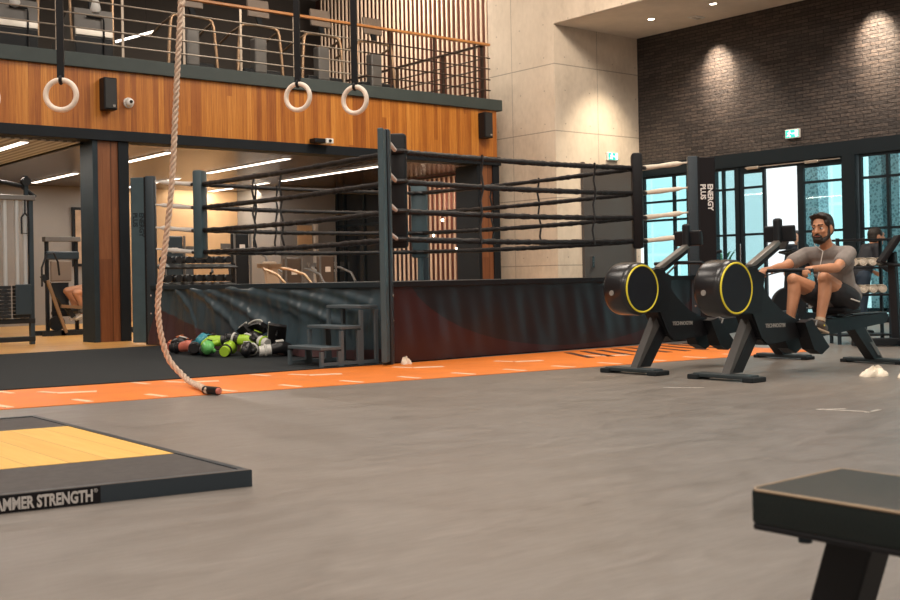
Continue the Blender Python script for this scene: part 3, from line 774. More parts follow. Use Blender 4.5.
def exit_sign(label, c, n):
    c = V(c); n = V(n); r = V((0, 0, 1)).cross(n)   # r: picture right
    t = thing('exit_sign', label, 'exit sign', c)
    rot = Matrix((r, n, V((0, 0, 1)))).transposed()
    W, H = .24, .12
    MB().box(c + n * .03, (W + .03, .05, H + .03), rot, .008).build('housing', 'white_paint', t)
    MB().box(c + n * .058, (W, .008, H), rot).build('panel', 'exit_green', t)
    def q(u, v): return c + n * .0645 + r * u + V((0, 0, v))
    g = MB(); g.ell(q(-.040, .043), (.012, .012, .012), None, 2)
    for a, b in (((-.045, .025), (-.052, -.012)), ((-.052, -.012), (-.028, -.05)), ((-.052, -.012), (-.09, -.04)), ((-.045, .025), (-.015, .005)), ((-.045, .025), (-.08, .01))):
        g.bar(q(*a), q(*b), .016, .004, n)
    g.bar(q(.085, -.052), q(.085, .052), .045, .004, n)
    g.bar(q(-.005, 0), q(.06, 0), .018, .004, n)
    g.build('pictogram', 'exit_white', t)
exit_sign('green lit exit sign on the dark brick wall above the entrance', (XB, 2.07, 3.08), (-1, 0, 0))
exit_sign('small exit sign on the pale concrete above the grey door', (9.06, YR, 2.98), (0, -1, 0))
t = thing('picture_frame', 'dark framed picture on the grey wall behind the left machines', 'picture', (2.7, 14.5, 1.9))
MB().bx(2.44, 3.2, 14.44, 14.5, 1.2, 2.44).build('frame', 'black', t)
MB().bx(2.50, 3.14, 14.43, 14.442, 1.26, 2.38).build('picture_sheet', 'picture', t)

# ------------------------------------------------------------------ lights that hang or sit in the place
def strip_light(label, x, y0, y1, z=2.86, w=.11, p=30):
    t = thing('strip_light', label, 'ceiling light', (x, (y0 + y1) / 2, z), 0, 'linear lights in the bronze ceiling')
    MB().bx(x - w / 2 - .02, x + w / 2 + .02, y0 - .02, y1 + .02, z - .012, z).build('frame', 'white_paint', t)
    MB().bx(x - w / 2, x + w / 2, y0, y1, z - .018, z - .012).build('diffuser', 'lamp', t)
    l = area('strip_lamp', (x, (y0 + y1) / 2, z - .03), (x, (y0 + y1) / 2, 0), p, (1, .90, .78), w, y1 - y0); 
strip_light('linear ceiling light seen left of the column', 1.40, 11.5, 13.7)
strip_light('linear ceiling light seen just right of the column', 1.40, 7.6, 9.4)
strip_light('linear ceiling light above the left half of the ring', 3.46, 7.5, 10.4)
strip_light('linear ceiling light beside the front corner post', 5.55, 7.7, 11.2)
strip_light('far linear ceiling light seen between the ring ropes', 5.5, 11.7, 14.2)
strip_light('far linear ceiling light behind the left corner post', 3.46, 11.6, 14.2)
strip_light('linear light on the slatted panel at the top left', -.98, 7.15, 9.0, 2.83)
def downlight(label, x, y, z=5.24):
    t = thing('downlight', label, 'ceiling light', (x, y, z), 0, 'downlights in the concrete soffit')
    MB().lathe([(.075, 0), (.075, -.012), (.055, -.014), (.05, -.004)], (x, y, z)).build('rim', 'white_paint', t, True)
    MB().cyl((x, y, z - .004), (x, y, z - .009), .05, .05, 20).build('lens', 'lamp_hot', t)
for y, lb in ((4.15, 'small round downlight in the soffit nearest the concrete recess'), (2.83, 'small round downlight in the soffit at the top picture edge')):
    downlight(lb, 8.77, y)
for y in (3.62, .62, -2.4):
    if y > 1:
        t = thing('adjustable_spotlight', 'recessed twin spotlight in the soffit above the first lit patch of brick', 'ceiling light', (9.33, y, 5.24))
        MB().bx(9.20, 9.46, y - .09, y + .09, 5.222, 5.24, .004).build('plate', 'white_paint', t)
        for dx in (-.06, .06): MB().cyl((9.33 + dx, y, 5.222), (9.33 + dx, y, 5.214), .042, .04).build('spot_lens', 'steel_shine', t)
    spot('brick_spot', (9.14, y, 5.21), (XB, y - .06, 4.34), 620, (1, .78, .56), math.radians(44), 1., .04)
    spot('brick_wash', (8.9, y, 5.21), (XB, y - .1, 2.9), 230, (1, .80, .62), math.radians(88), 1., .05)
spot('recess_spot', (8.77, 4.15, 5.2), (8.75, YR + .02, 1.6), 420, (1, .83, .60), math.radians(66), .9, .04)
spot('soffit_spot', (8.77, 2.83, 5.2), (8.77, 2.7, 0), 90, (1, .84, .62), math.radians(80), .8, .04)
# ------------------------------------------------------------------ balcony railing and what stands behind it
rl = thing('balcony_railing', 'metal balcony railing with timber handrail above the fascia', 'railing', (3, YB, 4.03))
YQ = YB + .03
for i in range(-13, 8):
    x = .25 + .945 * i
    if x > 7.1: break
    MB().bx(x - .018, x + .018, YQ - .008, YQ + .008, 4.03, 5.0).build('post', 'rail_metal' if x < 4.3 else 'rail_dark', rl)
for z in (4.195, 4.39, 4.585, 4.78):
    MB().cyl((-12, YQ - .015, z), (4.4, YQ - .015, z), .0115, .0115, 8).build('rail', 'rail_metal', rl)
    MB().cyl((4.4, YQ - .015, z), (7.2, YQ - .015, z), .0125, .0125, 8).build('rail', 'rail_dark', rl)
MB().bx(-12, 7.2, YQ - .045, YQ + .03, 5.0, 5.045, .01).build('handrail', 'handrail', rl)
rr = thing('stair_railing', 'dark metal railing running back from the right end of the balcony', 'railing', (7.1, 9, 4.03))
for y in (YQ + .09, 7.85, 9.3, 10.8):
    MB().bx(7.085, 7.125, y - .03, y + .03, 4.0, 5.0).build('post', 'rail_dark', rr)
for z in (4.195, 4.39, 4.585, 4.78):
    MB().cyl((7.105, YQ + .05, z), (7.105, 11.6, z), .0135, .0135, 8).build('rail', 'rail_dark', rr)
MB().bx(7.07, 7.14, YQ + .05, 11.6, 5.0, 5.04, .008).build('handrail', 'rail_dark', rr)

def slat_screen(name, label, y0, y1, z0, z1, step, x=XW, dark=None):
    t = thing(name, label, 'screen', (x, (y0 + y1) / 2, z0))
    b = MB(); y = y0 + .03
    while y < y1:
        b.bx(x - .012, x + .012, y - .019, y + .019, z0 + .04, z1 - .04); y += step
    b.build('slats', 'slat_wood', t)
    MB().bx(x - .03, x + .06, y0, y1, z0, z0 + .04).build('bottom_rail', 'rail_dark', t)
    MB().bx(x - .03, x + .06, y0, y1, z1 - .04, z1).build('top_rail', 'rail_dark', t)
slat_screen('slat_screen', 'tall screen of upright pale slats behind the balcony railing beside the concrete', 7.18, 12.9, 4.0, 7.5, .145)
slat_screen('slat_screen', 'screen of upright slats below the balcony, seen between the ring ropes', 7.18, 10.5, .01, 2.84, .15)
MB_l = [(8.2, 10.0, 2.35), (8.2, 9.3, 2.0), (8.2, 8.9, 1.4), (8.2, 8.6, 1.15), (8.2, 9.6, 1.7)]
for i, p in enumerate(MB_l):
    nm = ('topmost', 'second highest', 'second lowest', 'lowest', 'middle')[i]
    t = thing('stair_lamp', f'tiny round lamp glowing behind the lower slats, {nm} of them', 'lamp', p, 0, 'tiny lamps behind the lower slats')
    MB().ell(p, (.028, .028, .028), None, 2).build('bulb', 'lamp_hot', t, True)
    MB().cyl((p[0], p[1], p[2] + .02), (p[0], p[1], 2.86 if p[2] < 2.9 else 7.5), .005, .005, 6).build('cord', 'black', t)
gw = MB().bx(XW, XW + .04, 10.52, 12.4, .01, 2.84).build('window_7', 'glass_dark'); struct(gw)
for y in (10.54, 11.3, 12.05, 12.37): MB().bx(XW - .03, XW + .02, y - .025, y + .025, .01, 2.84).build('window_frame', 'frame_teal', gw)
MB().bx(XW - .02, XW + .02, 10.54, 12.37, 1.98, 2.03).build('window_frame', 'frame_teal', gw)

def treadmill():
    t = thing('treadmill', '', 'treadmill', (0, 0, 0), 0, 'treadmills on the balcony')
    MB().bx(-.40, .40, -.1, 1.75, .02, .16, .02).build('running_deck', 'machine_dark', t)
    MB().bx(-.26, .26, .18, 1.7, .16, .168).build('belt', 'black_rubber', t)
    MB().bx(-.36, .36, -.2, .16, .02, .30, .04).build('motor_hood', 'machine_dark', t)
    MB().bx(-.17, .06, -.24, -.06, .22, .80, .03).build('centre_housing', 'machine_grey', t)
    for s in (-1, 1):
        MB().tube([(s * .43, -.12, .03), (s * .405, -.11, .5), (s * .37, -.1, .90), (s * .345, -.09, .99), (s * .28, -.08, 1.03)], .027, 10).build('upright', 'bronze', t, True)
        MB().tube([(s * .36, -.1, .97), (s * .375, .2, .92), (s * .375, .62, .80)], .022, 10).build('handrail', 'bronze', t, True)
    MB().tube([(-.32, -.08, 1.02), (0, -.08, 1.04), (.32, -.08, 1.02)], .024, 10).build('cross_tube', 'bronze', t, True)
    MB().box((.04, .02, 1.34), (.40, .05, .30), Euler((-.12, 0, 0)).to_matrix(), .012).build('console', 'console_tan', t)
    MB().bar((.04, -.06, 1.03), (.04, .02, 1.22), .09, .04).build('console_neck', 'machine_dark', t)
    return t
tm = treadmill()
for i, (x, lb) in enumerate(((1.83, 'treadmill on the balcony right behind the climbing rope'), (3.04, 'treadmill on the balcony just left of the middle ring strap'), (4.26, 'treadmill on the balcony between the two middle ring straps'), (5.36, 'treadmill on the balcony farthest right, before the slats'))):
    place(tm if i == 0 else copy_tree(tm), (x, 7.72, 4.0), 0, lb)
    if i == 0: first = tm
def stepper():
    t = thing('stair_climber', '', 'exercise machine', (0, 0, 0), 0, 'grey stair climbers on the balcony')
    MB().prism([(-.05, .02), (.9, .02), (.9, .5), (.5, .72), (.16, .95), (-.05, .90)], lambda u, v, w: V((w, u, v)), -.29, .29).build('body', 'machine_grey', t)
    MB().bx(-.285, .285, -.075, -.05, .50, .60, .008).build('bright_band', 'steel_shine', t)
    MB().bx(-.285, .285, -.07, -.05, .03, .48, .008).build('front_panel', 'machine_dark', t)
    MB().tube([(-.12, -.085, .78), (.13, -.085, .78), (.14, -.085, .72), (.14, -.085, .05)], .015, 8).build('bent_tube', 'black', t, True)
    MB().tube([(-.31, .0, .4), (-.33, .05, 1.2), (-.30, .3, 1.35)], .022).build('handrail', 'bronze', t, True)
    MB().tube([(.31, .0, .4), (.33, .05, 1.2), (.30, .3, 1.35)], .022).build('handrail', 'bronze', t, True)
    MB().box((0, .02, 1.42), (.42, .05, .28), Euler((-.15, 0, 0)).to_matrix(), .012).build('console', 'console_tan', t)
    MB().bar((0, .02, .9), (0, .03, 1.3), .10, .05).build('console_neck', 'machine_dark', t)
    return t
sp_ = stepper()
for i, (x, lb) in enumerate(((-.92, 'grey stair climber on the balcony at the left picture edge'), (.20, 'grey stair climber on the balcony between the ring strap and the climbing rope'))):
    place(sp_ if i == 0 else copy_tree(sp_), (x, 7.6, 4.0), 0, lb)
for x, z, lb in ((-1.10, 4.74, 'small white hanging lamp at the top left corner'), (.05, 4.80, 'small white hanging lamp right of the left ring strap')):
    t = thing('hanging_lamp', lb, 'lamp', (x, 7.1, z), 0, 'small hanging lamps over the balcony')
    MB().lathe([(.03, .15), (.05, .12), (.075, 0), (.055, -.05), (.01, -.07)], (x, 7.1, z)).build('shade', 'white_paint', t, True)
    MB().cyl((x, 7.1, z + .14), (x, 7.1, 7.6), .008).build('cord', 'black', t)
t = thing('hanging_tube_light', 'bright tube light hanging over the balcony left of the climbing rope', 'lamp', (1.2, 9, 5))
MB().bar((.98, 8.6, 4.70), (1.62, 8.6, 4.94), .035, .035).build('tube', 'lamp', t)
for a, b in (((1.1, 8.6, 4.75), (1.1, 8.6, 7.6)), ((1.5, 8.6, 4.9), (1.5, 8.6, 7.6))): MB().cyl(a, b, .004, .004, 6).build('cord', 'black', t)

# ------------------------------------------------------------------ lifting platform
def LP(u, v): # along the front edge (leftwards), along the right edge (backwards); slab plan measured on the floor
    return V((-4.1 - .9836 * u + .015 * v, -4.70 + .1805 * u + v, 0))
lp = thing('lifting_platform', 'black weightlifting platform with yellow timber centre at the left picture edge', 'lifting platform', (-5.2, -3.3, 0))
Wd, Dp, H = 2.6, 2.62, .066
def lslab(u0, u1, v0, v1, z0, z1, name, m):
    return MB().prism([(u0, v0), (u1, v0), (u1, v1), (u0, v1)], lambda u, v, w: LP(u, v) + V((0, 0, w)), z0, z1).build(name, m, lp)
M['plat_frame'] = mat('plat_frame', (.022, .035, .048), .42); M['plat_rubber'] = mat('plat_rubber', (.050, .046, .046), .6, 0, .25, 25)
M['plat_edge'] = mat('plat_edge', (.10, .085, .078), .5)
lslab(0, Wd, 0, .05, 0, H, 'frame', 'plat_frame'); lslab(0, Wd, Dp - .05, Dp, 0, H, 'frame', 'plat_frame')
lslab(0, .032, .05, Dp - .05, 0, H, 'frame', 'plat_frame'); lslab(Wd - .05, Wd, .05, Dp - .05, 0, H, 'frame', 'plat_frame')
lslab(.032, Wd - .05, .05, .655, 0, H - .004, 'rubber_tile', 'plat_rubber'); lslab(.032, Wd - .05, 1.99, Dp - .05, 0, H - .004, 'rubber_tile', 'plat_rubber')
lslab(.032, Wd - .05, .66, 1.985, 0, H - .003, 'timber_deck', 'platform_wood')
MB().prism([(0.004, 0), (Wd, 0), (Wd, .014), (0.004, .014)], lambda u, v, w: LP(u, v) + V((0, 0, w)), H, H + .0015).build('edge_strip', 'plat_edge', lp)
rt = (LP(0, 0) - LP(1, 0)).normalized(); nf = rt.cross(V((0, 0, 1))); 
b0 = LP(1.08, 0) + nf * .001; b1 = LP(.592, 0) + nf * .001
MB().bar(b0 + V((0, 0, H / 2)), b1 + V((0, 0, H / 2)), .003, H - .004).build('name_plate', 'panel_black', lp)
M['letter_grey'] = mat('letter_grey', (.50, .48, .47), .5)
text('lettering', 'HAMMER STRENGTH', .060, LP(.992, 0) + nf * .004 + V((0, 0, .0125)), rt, (0, 0, 1), 'letter_grey', lp, .001, 'LEFT', .0022, 1., .371)
text('lettering', '®', .020, LP(.617, 0) + nf * .004 + V((0, 0, .043)), rt, (0, 0, 1), 'letter_grey', lp, .001)

# ------------------------------------------------------------------ bench in the near corner
bn = thing('workout_bench', 'black padded flat bench in the near right corner', 'bench', (-4.5, -8.1, 0))
MB().bx(-4.655, -4.365, -8.75, -7.49, .372, .437, .008).build('pad', 'bench_pad', bn, True)
MB().tube([(-4.655, -8.74, .434), (-4.655, -7.50, .434), (-4.64, -7.49, .434), (-4.37, -7.49, .434), (-4.365, -7.50, .434), (-4.365, -8.74, .434)], .0028, 6).build('piping', 'piping', bn, True)
MB().bx(-4.653, -4.367, -8.74, -7.492, .362, .374, .004).build('base_board', 'black', bn)
MB().bx(-4.54, -4.47, -8.6, -7.70, .335, .362, .005).build('spine', 'black', bn)
for y, s in ((-7.615, 1), (-8.55, -1)):
    MB().bar((-4.505, y, .35), (-4.505, y + s * .10, .03), .075, .085, (0, 1, 0), .005).build('leg', 'black', bn)
    MB().bx(-4.72, -4.30, y + s * .10 - .03, y + s * .10 + .03, 0, .04, .006).build('foot', 'black', bn)
for y in (-7.58, -8.66): MB().cyl((-4.625, y, .350), (-4.625, y, .364), .012).build('screw', 'steel', bn)

# ------------------------------------------------------------------ rowing machines
def rower():
    t = thing('rowing_machine', '', 'rowing machine', (0, 0, 0), 0, 'black rowing machines')
    XZ = lambda u, v, w: V((u, w, v))
    f = MB().bx(.64, .76, -.265, .265, .018, .05, .008).build('front_foot', 'foot_metal', t)
    for y in (-.255, .255): MB().bx(.62, .79, y - .05, y + .05, 0, .038, .008).build('foot_cap', 'black_rubber', f)
    MB().prism([(.70, .05), (.86, .05), (1.26, .56), (1.02, .56)], XZ, -.036, .036).build('front_leg', 'leg_metal', t)
    MB().prism([(.86, .05), (.872, .05), (1.28, .56), (1.26, .56)], XZ, -.034, .034).build('front_leg_cover', 'black', t)
    MB().prism([(.745, .06), (.86, .05), (1.26, .56), (1.13, .56)], XZ, -.040, -.036).build('leg_side', 'black_gloss', t)
    bd = MB().prism([(.92, .52), (.95, .86), (1.02, .87), (1.06, .76), (1.10, .66), (1.20, .575), (1.34, .50), (1.48, .445), (1.62, .40), (1.86, .385), (1.86, .31), (1.62, .285), (1.12, .245), (1.04, .30)], XZ, -.085, .085)
    bmesh.ops.bevel(bd.bm, geom=list(bd.bm.edges), offset=.012, segments=2, affect='EDGES')
    bd = bd.build('body', 'black_gloss', t)
    M['badge'] = M.get('badge') or mat('badge', (.30, .28, .26), .45)
    text('lettering', 'TECHNOGYM', .042, (1.10, -.0865, .385), (1, 0, -.02), (0, 0, 1), 'badge', bd, .0012, 'LEFT', .0015, 1.0)
    # flywheel drum, axis across the machine
    dr = MB().lathe([(.150, -.155), (.198, -.150), (.212, -.135), (.216, -.10), (.216, .05), (.212, .075), (.198, .088), (.15, .092)], (.65, 0, .70), (0, 1, 0), 56).build('flywheel_drum', 'drum_gloss', t, True)
    for s in (-1,):
        MB().cyl((.65, s * .150, .70), (.65, s * .158, .70), .180, .180, 48).build('side_cover', 'drum_side', dr, True)
        MB().torus((.65, s * .156, .70), .188, .0075, (0, 1, 0), 60, 8).build('yellow_hoop', 'yellow', dr, True)
    MB().cyl((.437, -.02, .67), (.428, -.02, .67), .022, .022, 14).build('round_badge', 'badge', dr)
    MB().prism([(.75, .50), (1.05, .50), (1.10, .80), (.9, .86), (.70, .80)], XZ, -.09, .06).build('drum_mount', 'black', t)
    # console arm and screen
    ar = MB().bar((1.02, 0, .86), (1.43, 0, 1.065), .06, .04, (0, 0, 1), .008).build('console_arm', 'arm_metal', t)
    MB().bar((1.08, 0, .855), (1.40, 0, 1.02), .045, .05, (0, 0, 1), .006).build('arm_underside', 'black', ar)
    cs = MB().box((1.44, 0, 1.12), (.045, .28, .13), Euler((0, -.12, 0)).to_matrix(), .012).build('console', 'machine_dark', t)
    MB().bx(1.385, 1.44, -.035, .035, 1.04, 1.245, .02).build('console_holder', 'machine_dark', cs)
    # rail, seat, rear stand
    MB().prism([(1.70, .30), (1.80, .41), (2.92, .435), (2.97, .42), (2.92, .35), (1.9, .275)], XZ, -.055, .055).build('slide_rail', 'black', t)
    MB().prism([(2.40, .437), (2.91, .4375), (2.95, .428), (2.94, .446), (2.40, .446)], XZ, -.05, .05).build('rail_top', 'foot_metal', t)
    st_ = MB().box((2.23, 0, .485), (.26, .32, .055), None, .022).build('seat', 'black', t, True)
    MB().bx(2.13, 2.33, -.07, .07, .438, .465).build('seat_carriage', 'machine_dark', st_)
    MB().prism([(2.42, .32), (2.58, .33), (2.86, .04), (2.73, .04)], XZ, -.045, .045).build('rear_leg', 'black_gloss', t)
    MB().prism([(2.665, .19), (2.72, .19), (2.83, .07), (2.79, .07)], XZ, -.049, -.044).build('leg_plate', 'machine_grey', t)
    MB().prism([(2.58, .33), (2.60, .33), (2.885, .04), (2.862, .04)], XZ, -.04, .04).build('leg_spine', 'arm_metal', t)
    g = MB().bx(2.74, 2.86, -.27, .27, .012, .045, .008).build('rear_foot', 'foot_metal', t)
    for y in (-.26, .26): MB().bx(2.73, 2.87, y - .03, y + .03, 0, .03, .006).build('foot_cap', 'black_rubber', g)
    # foot plates with straps
    for s in (-1, 1):
        p = MB().prism([(1.50, .41), (1.60, .43), (1.84, .20), (1.73, .145), (1.62, .19)], XZ, s * .12 - .055, s * .12 + .055).build('foot_plate', 'black', t)
        MB().tube([(1.64, s * .12 - .058, .38), (1.67, s * .12 - .052, .415), (1.68, s * .12, .43), (1.67, s * .12 + .052, .415), (1.64, s * .12 + .058, .38)], .008).build('foot_strap', 'machine_grey', p)
    return t
r1 = rower()
r2 = copy_tree(r1)
place(r1, (0, -2.46, 0), 0, 'black rowing machine standing empty, nearer the ring')
place(r2, (0, -3.38, 0), 0, 'black rowing machine with the man seated on it')
def row_handle(label, c, strap_to, y0, root):
    # handle is a part of its machine: local coordinates of the machine
    h = MB().tube([(c[0], -.26, c[2] + .0), (c[0] - .01, -.1, c[2] + .004), (c[0] - .01, .1, c[2] + .004), (c[0], .26, c[2])], .0165, 10)
    o = bpy.data.objects.new('handle', None)
    bpy.data.objects.remove(o)
    bmesh.ops.translate(h.bm, verts=h.bm.verts, vec=V(root.location))
    o = h.build('handle', 'machine_dark', root, True)
    s = MB().bar(V((c[0] - .01, 0, c[2])) + root.location, V(strap_to) + root.location, .022, .006)
    s.build('strap', 'black', o)
    return o
row_handle('', (1.30, 0, .905), (1.12, 0, .80), -2.46, r1)
row_handle('', (1.49, -.01, .822), (1.18, 0, .78), -3.38, r2)

# ------------------------------------------------------------------ people
M['skin'] = mat('skin', (.55, .26, .145), .48, 0, .10, 9)
M['skin_dark'] = mat('skin_dark', (.40, .19, .11), .5, 0, .08, 9)
M['hair'] = mat('hair', (.020, .015, .012), .55, 0, .4, 60, bump=.5, bscale=120)
M['shirt'] = mat('shirt', (.235, .205, .19), .85, 0, .14, 14, bump=.3, bscale=26)
M['shorts'] = mat('shorts', (.014, .014, .018), .7, 0, .2, 10)
M['sole'] = mat('sole', (.55, .42, .30), .6)
M['shoe'] = mat('shoe', (.10, .075, .06), .6, 0, .3, 30)
M['eye'] = mat('eye', (.75, .72, .68), .2); M['iris'] = mat('iris', (.03, .018, .012), .15)
M['lip'] = mat('lip', (.34, .12, .09), .45)
M['suit'] = mat('suit', (.014, .016, .022), .7); M['navy'] = mat('navy', (.018, .035, .06), .75)

def head_parts(b, H, R):
    """skull, jaw, nose, ears; R turns local (x forward, y left, z up) to the world; H is the head centre"""
    P = lambda x, y, z: H + R @ V((x, y, z))
    b.ell(P(-.012, 0, .035), (.098, .076, .090), R); b.ell(P(.020, 0, -.015), (.074, .064, .085), R)
    b.caps(P(.055, 0, -.078), .036, P(.02, 0, -.06), .052)
    b.caps(P(.03, .045, -.05), .026, P(-.02, .058, -.01), .03); b.caps(P(.03, -.045, -.05), .026, P(-.02, -.058, -.01), .03)
    b.caps(P(.092, 0, .022), .009, P(.112, 0, -.018), .0155); b.ell(P(.103, .012, -.020), (.010, .009, .008), R, 2); b.ell(P(.103, -.012, -.020), (.010, .009, .008), R, 2)
    b.caps(P(.084, .034, .036), .013, P(.088, -.034, .036), .013)
    for s in (-1, 1):
        b.ell(P(-.010, s * .079, -.002), (.020, .010, .032), R, 2)
        b.ell(P(.066, s * .040, -.015), (.022, .018, .018), R, 2)
def hand(b, W, d, up, side, curl=0., s=1.):
    """palm from wrist W along d; knuckle normal `up`; thumb on `side`; fingers curl round a bar"""
    d, up, side = V(d).normalized(), V(up).normalized(), V(side).normalized()
    k = W + d * .085 * s
    b.caps(W, .026 * s, k + side * .022, .018 * s); b.caps(W, .026 * s, k - side * .022, .017 * s); b.caps(W + d * .02, .025 * s, k, .02 * s)
    for i, L in enumerate((.040, .045, .042, .032)):
        o = k + side * (.030 - .020 * i) * s
        p = o; a = .35 if curl else .1
        for j, r in enumerate((.0100, .0092, .0082)):
            dd = d * math.cos(a) - up * math.sin(a); q = p + dd * L * (1, .75, .6)[j] * s
            b.caps(p, r * s, q, (r - .0006) * s, 1); p = q; a += curl
    t0 = W + d * .028 * s + side * .026 * s; t1 = t0 + (d * .6 + side * .7 - up * .35).normalized() * .042 * s
    t2 = t1 + (d * .9 - up * (.75 if curl else .1) + side * .05).normalized() * .034 * s
    b.caps(t0, .0145 * s, t1, .0118 * s, 1); b.caps(t1, .0115 * s, t2, .0095 * s, 1)

# --- the man on the rowing machine: he faces -X
man = thing('person', 'bearded man in a grey t-shirt and black shorts rowing on the machine', 'person', (2.05, -3.38, 0))
Y0 = -3.38
Hc = V((2.035, Y0 - .005, 1.165)); HR = (Euler((0, 0, PI + .10)).to_matrix() @ Euler((0, .10, 0)).to_matrix())
pel = V((2.26, Y0, .60)); ch = V((2.20, Y0, .86)); nk = V((2.105, Y0, 1.015))
hipN, hipF = V((2.235, Y0 - .095, .575)), V((2.235, Y0 + .095, .575))
knN, knF = V((1.885, Y0 - .115, .750)), V((1.80, Y0 + .120, .742))
anN, anF = V((1.80, Y0 - .118, .405)), V((1.735, Y0 + .120, .405))
shN, shF = V((2.125, Y0 - .185, .955)), V((2.085, Y0 + .185, .955))
elN, elF = V((1.86, Y0 - .24, .838)), V((1.80, Y0 + .225, .855))
wrN, wrF = V((1.595, Y0 - .215, .838)), V((1.575, Y0 + .185, .838))
b = MB()
b.caps(pel, .14, ch, .135); b.caps(ch + V((-.02, -.07, .02)), .105, ch + V((-.02, .07, .02)), .105)
b.caps(shN, .058, shF, .058); b.caps(nk, .056, Hc + V((.012, 0, -.05)), .052)
for hip, kn, an in ((hipN, knN, anN), (hipF, knF, anF)):
    b.caps(hip, .092, hip.lerp(kn, .5), .080); b.caps(hip.lerp(kn, .5), .080, kn, .056); b.ell(kn + V((-.012, 0, .006)), (.052, .050, .054))
    b.caps(kn, .053, kn.lerp(an, .33) + V((.022, 0, 0)), .054); b.caps(kn.lerp(an, .33) + V((.022, 0, 0)), .054, an, .033)
    b.caps(kn, .048, an + V((-.008, 0, .01)), .030)
    b.caps(an, .033, an + V((.012, 0, -.055)), .034)
for sh, el, wr in ((shN, elN, wrN), (shF, elF, wrF)):
    b.caps(sh, .055, sh.lerp(el, .45), .050); b.caps(sh.lerp(el, .45), .050, el, .038); b.caps(el, .039, el.lerp(wr, .3), .041); b.caps(el.lerp(wr, .3), .041, wr, .025)
head_parts(b, Hc, HR)
hd = V((-1, 0, -.02))
hand(b, wrN, hd, (0, 0, 1), (0, 1, 0), .95); hand(b, wrF, hd, (0, 0, 1), (0, -1, 0), .95)
b.build('body', 'skin', man, remesh=.0068, it=3)
# head details
P = lambda x, y, z: Hc + HR @ V((x, y, z))
for s in (-1, 1):
    e = MB().ell(P(.080, s * .032, .012), (.0115, .0135, .0085), HR, 2).build('eye', 'eye', man, True)
    MB().ell(P(.0890, s * .031, .012), (.0045, .0075, .0070), HR, 2).build('iris', 'iris', e, True)
    MB().caps(P(.098, s * .016, .041), .0055, P(.088, s * .052, .043), .0045, 1).build('eyebrow', 'hair', man, True)
MB().caps(P(.094, -.018, -.052), .0065, P(.094, .018, -.052), .0065, 2).build('mouth', 'lip', man, True)
h = MB()
h.ell(P(-.026, 0, .054), (.098, .082, .084), HR); h.ell(P(-.058, 0, .005), (.064, .077, .080), HR)
for s in (-1, 1):
    h.ell(P(.012, s * .060, .058), (.048, .022, .040), HR); h.ell(P(-.045, s * .062, .02), (.038, .020, .050), HR)
    h.caps(P(.022, s * .068, .03), .012, P(.018, s * .071, .0), .008)
for i in range(20):                                     # swept up fringe
    a = i / 19 * PI - PI / 2; y = .058 * math.sin(a); q = math.cos(i * 2.3)
    h.caps(P(.040, y, .110 - .012 * abs(math.sin(a))), .021, P(.082 - .022 * abs(math.sin(a)) + .006 * q, y * 1.05 - .006, .128 - .022 * abs(math.sin(a)) + .008 * q), .0105, 1)
for i in range(54):
    a = random.uniform(0, 2 * PI); q = random.uniform(.15, 1)
    h.caps(P(-.02 + .07 * q * math.cos(a), .062 * q * math.sin(a), .10 + .02 * (1 - q)), .017, P(.004 + .08 * q * math.cos(a), .074 * q * math.sin(a), .146 - .036 * q), .008, 1)
h.build('hair', 'hair', man, remesh=.0062, it=2)
bd = MB()
for s in (-1, 1):
    bd.caps(P(.020, s * .069, .0), .010, P(.026, s * .062, -.055), .022); bd.caps(P(.022, s * .062, -.058), .020, P(.062, s * .030, -.092), .023)
    bd.caps(P(.098, s * .004, -.036), .008, P(.088, s * .030, -.052), .009); bd.caps(P(.088, s * .030, -.052), .009, P(.080, s * .028, -.085), .014)
bd.caps(P(.066, -.03, -.092), .025, P(.066, .03, -.092), .025); bd.caps(P(.084, -.012, -.080), .020, P(.084, .012, -.080), .020); bd.caps(P(.05, 0, -.098), .03, P(.07, 0, -.105), .022)
bd.build('beard', 'hair', man, remesh=.0060, it=2)
# shirt
s_ = MB()
s_.caps(pel + V((.01, 0, -.02)), .158, ch, .152); s_.caps(ch + V((-.022, -.075, .02)), .120, ch + V((-.022, .075, .02)), .120)
s_.caps(pel + V((.04, -.03, 0)), .150, pel + V((.04, .03, 0)), .150)
s_.caps(shN + V((.01, .01, 0)), .070, shF + V((.01, -.01, 0)), .070); s_.caps(shN, .070, shN.lerp(elN, .55), .067); s_.caps(shF, .070, shF.lerp(elF, .55), .067)
s_.caps(nk + V((.03, 0, -.03)), .078, ch, .10)
for i in range(7):
    yy = random.uniform(-.12, .12); zz = random.uniform(.6, .9)
    s_.caps((2.09 + random.uniform(-.03, 0), Y0 + yy, zz), .014, (2.13, Y0 + yy * .4, zz - .1), .01)
s_.build('t_shirt', 'shirt', man, remesh=.009, it=4)
so = MB()
for hip, kn in ((hipN, knN), (hipF, knF)):
    so.caps(hip + V((.01, 0, -.005)), .115, hip.lerp(kn, .50) + V((0, 0, -.02)), .100)
so.caps(pel + V((.0, 0, -.05)), .135, pel + V((.03, 0, -.05)), .13)
so.build('shorts', 'shorts', man, remesh=.010, it=4)
MB().caps(hipN.lerp(knN, .2) + V((.07, -.112, -.055)), .006, hipN.lerp(knN, .6) + V((.10, -.096, -.10)), .006).build('piping', 'white_cloth', man, True)
MB().tube([P(.02, -.085, -.03), P(.05, -.05, -.13), (2.0, Y0 - .03, .98), (1.985, Y0 - .01, .86), (1.99, Y0 + .02, .74)], .004, 6).build('earphone_cord', 'white_cloth', man, True)
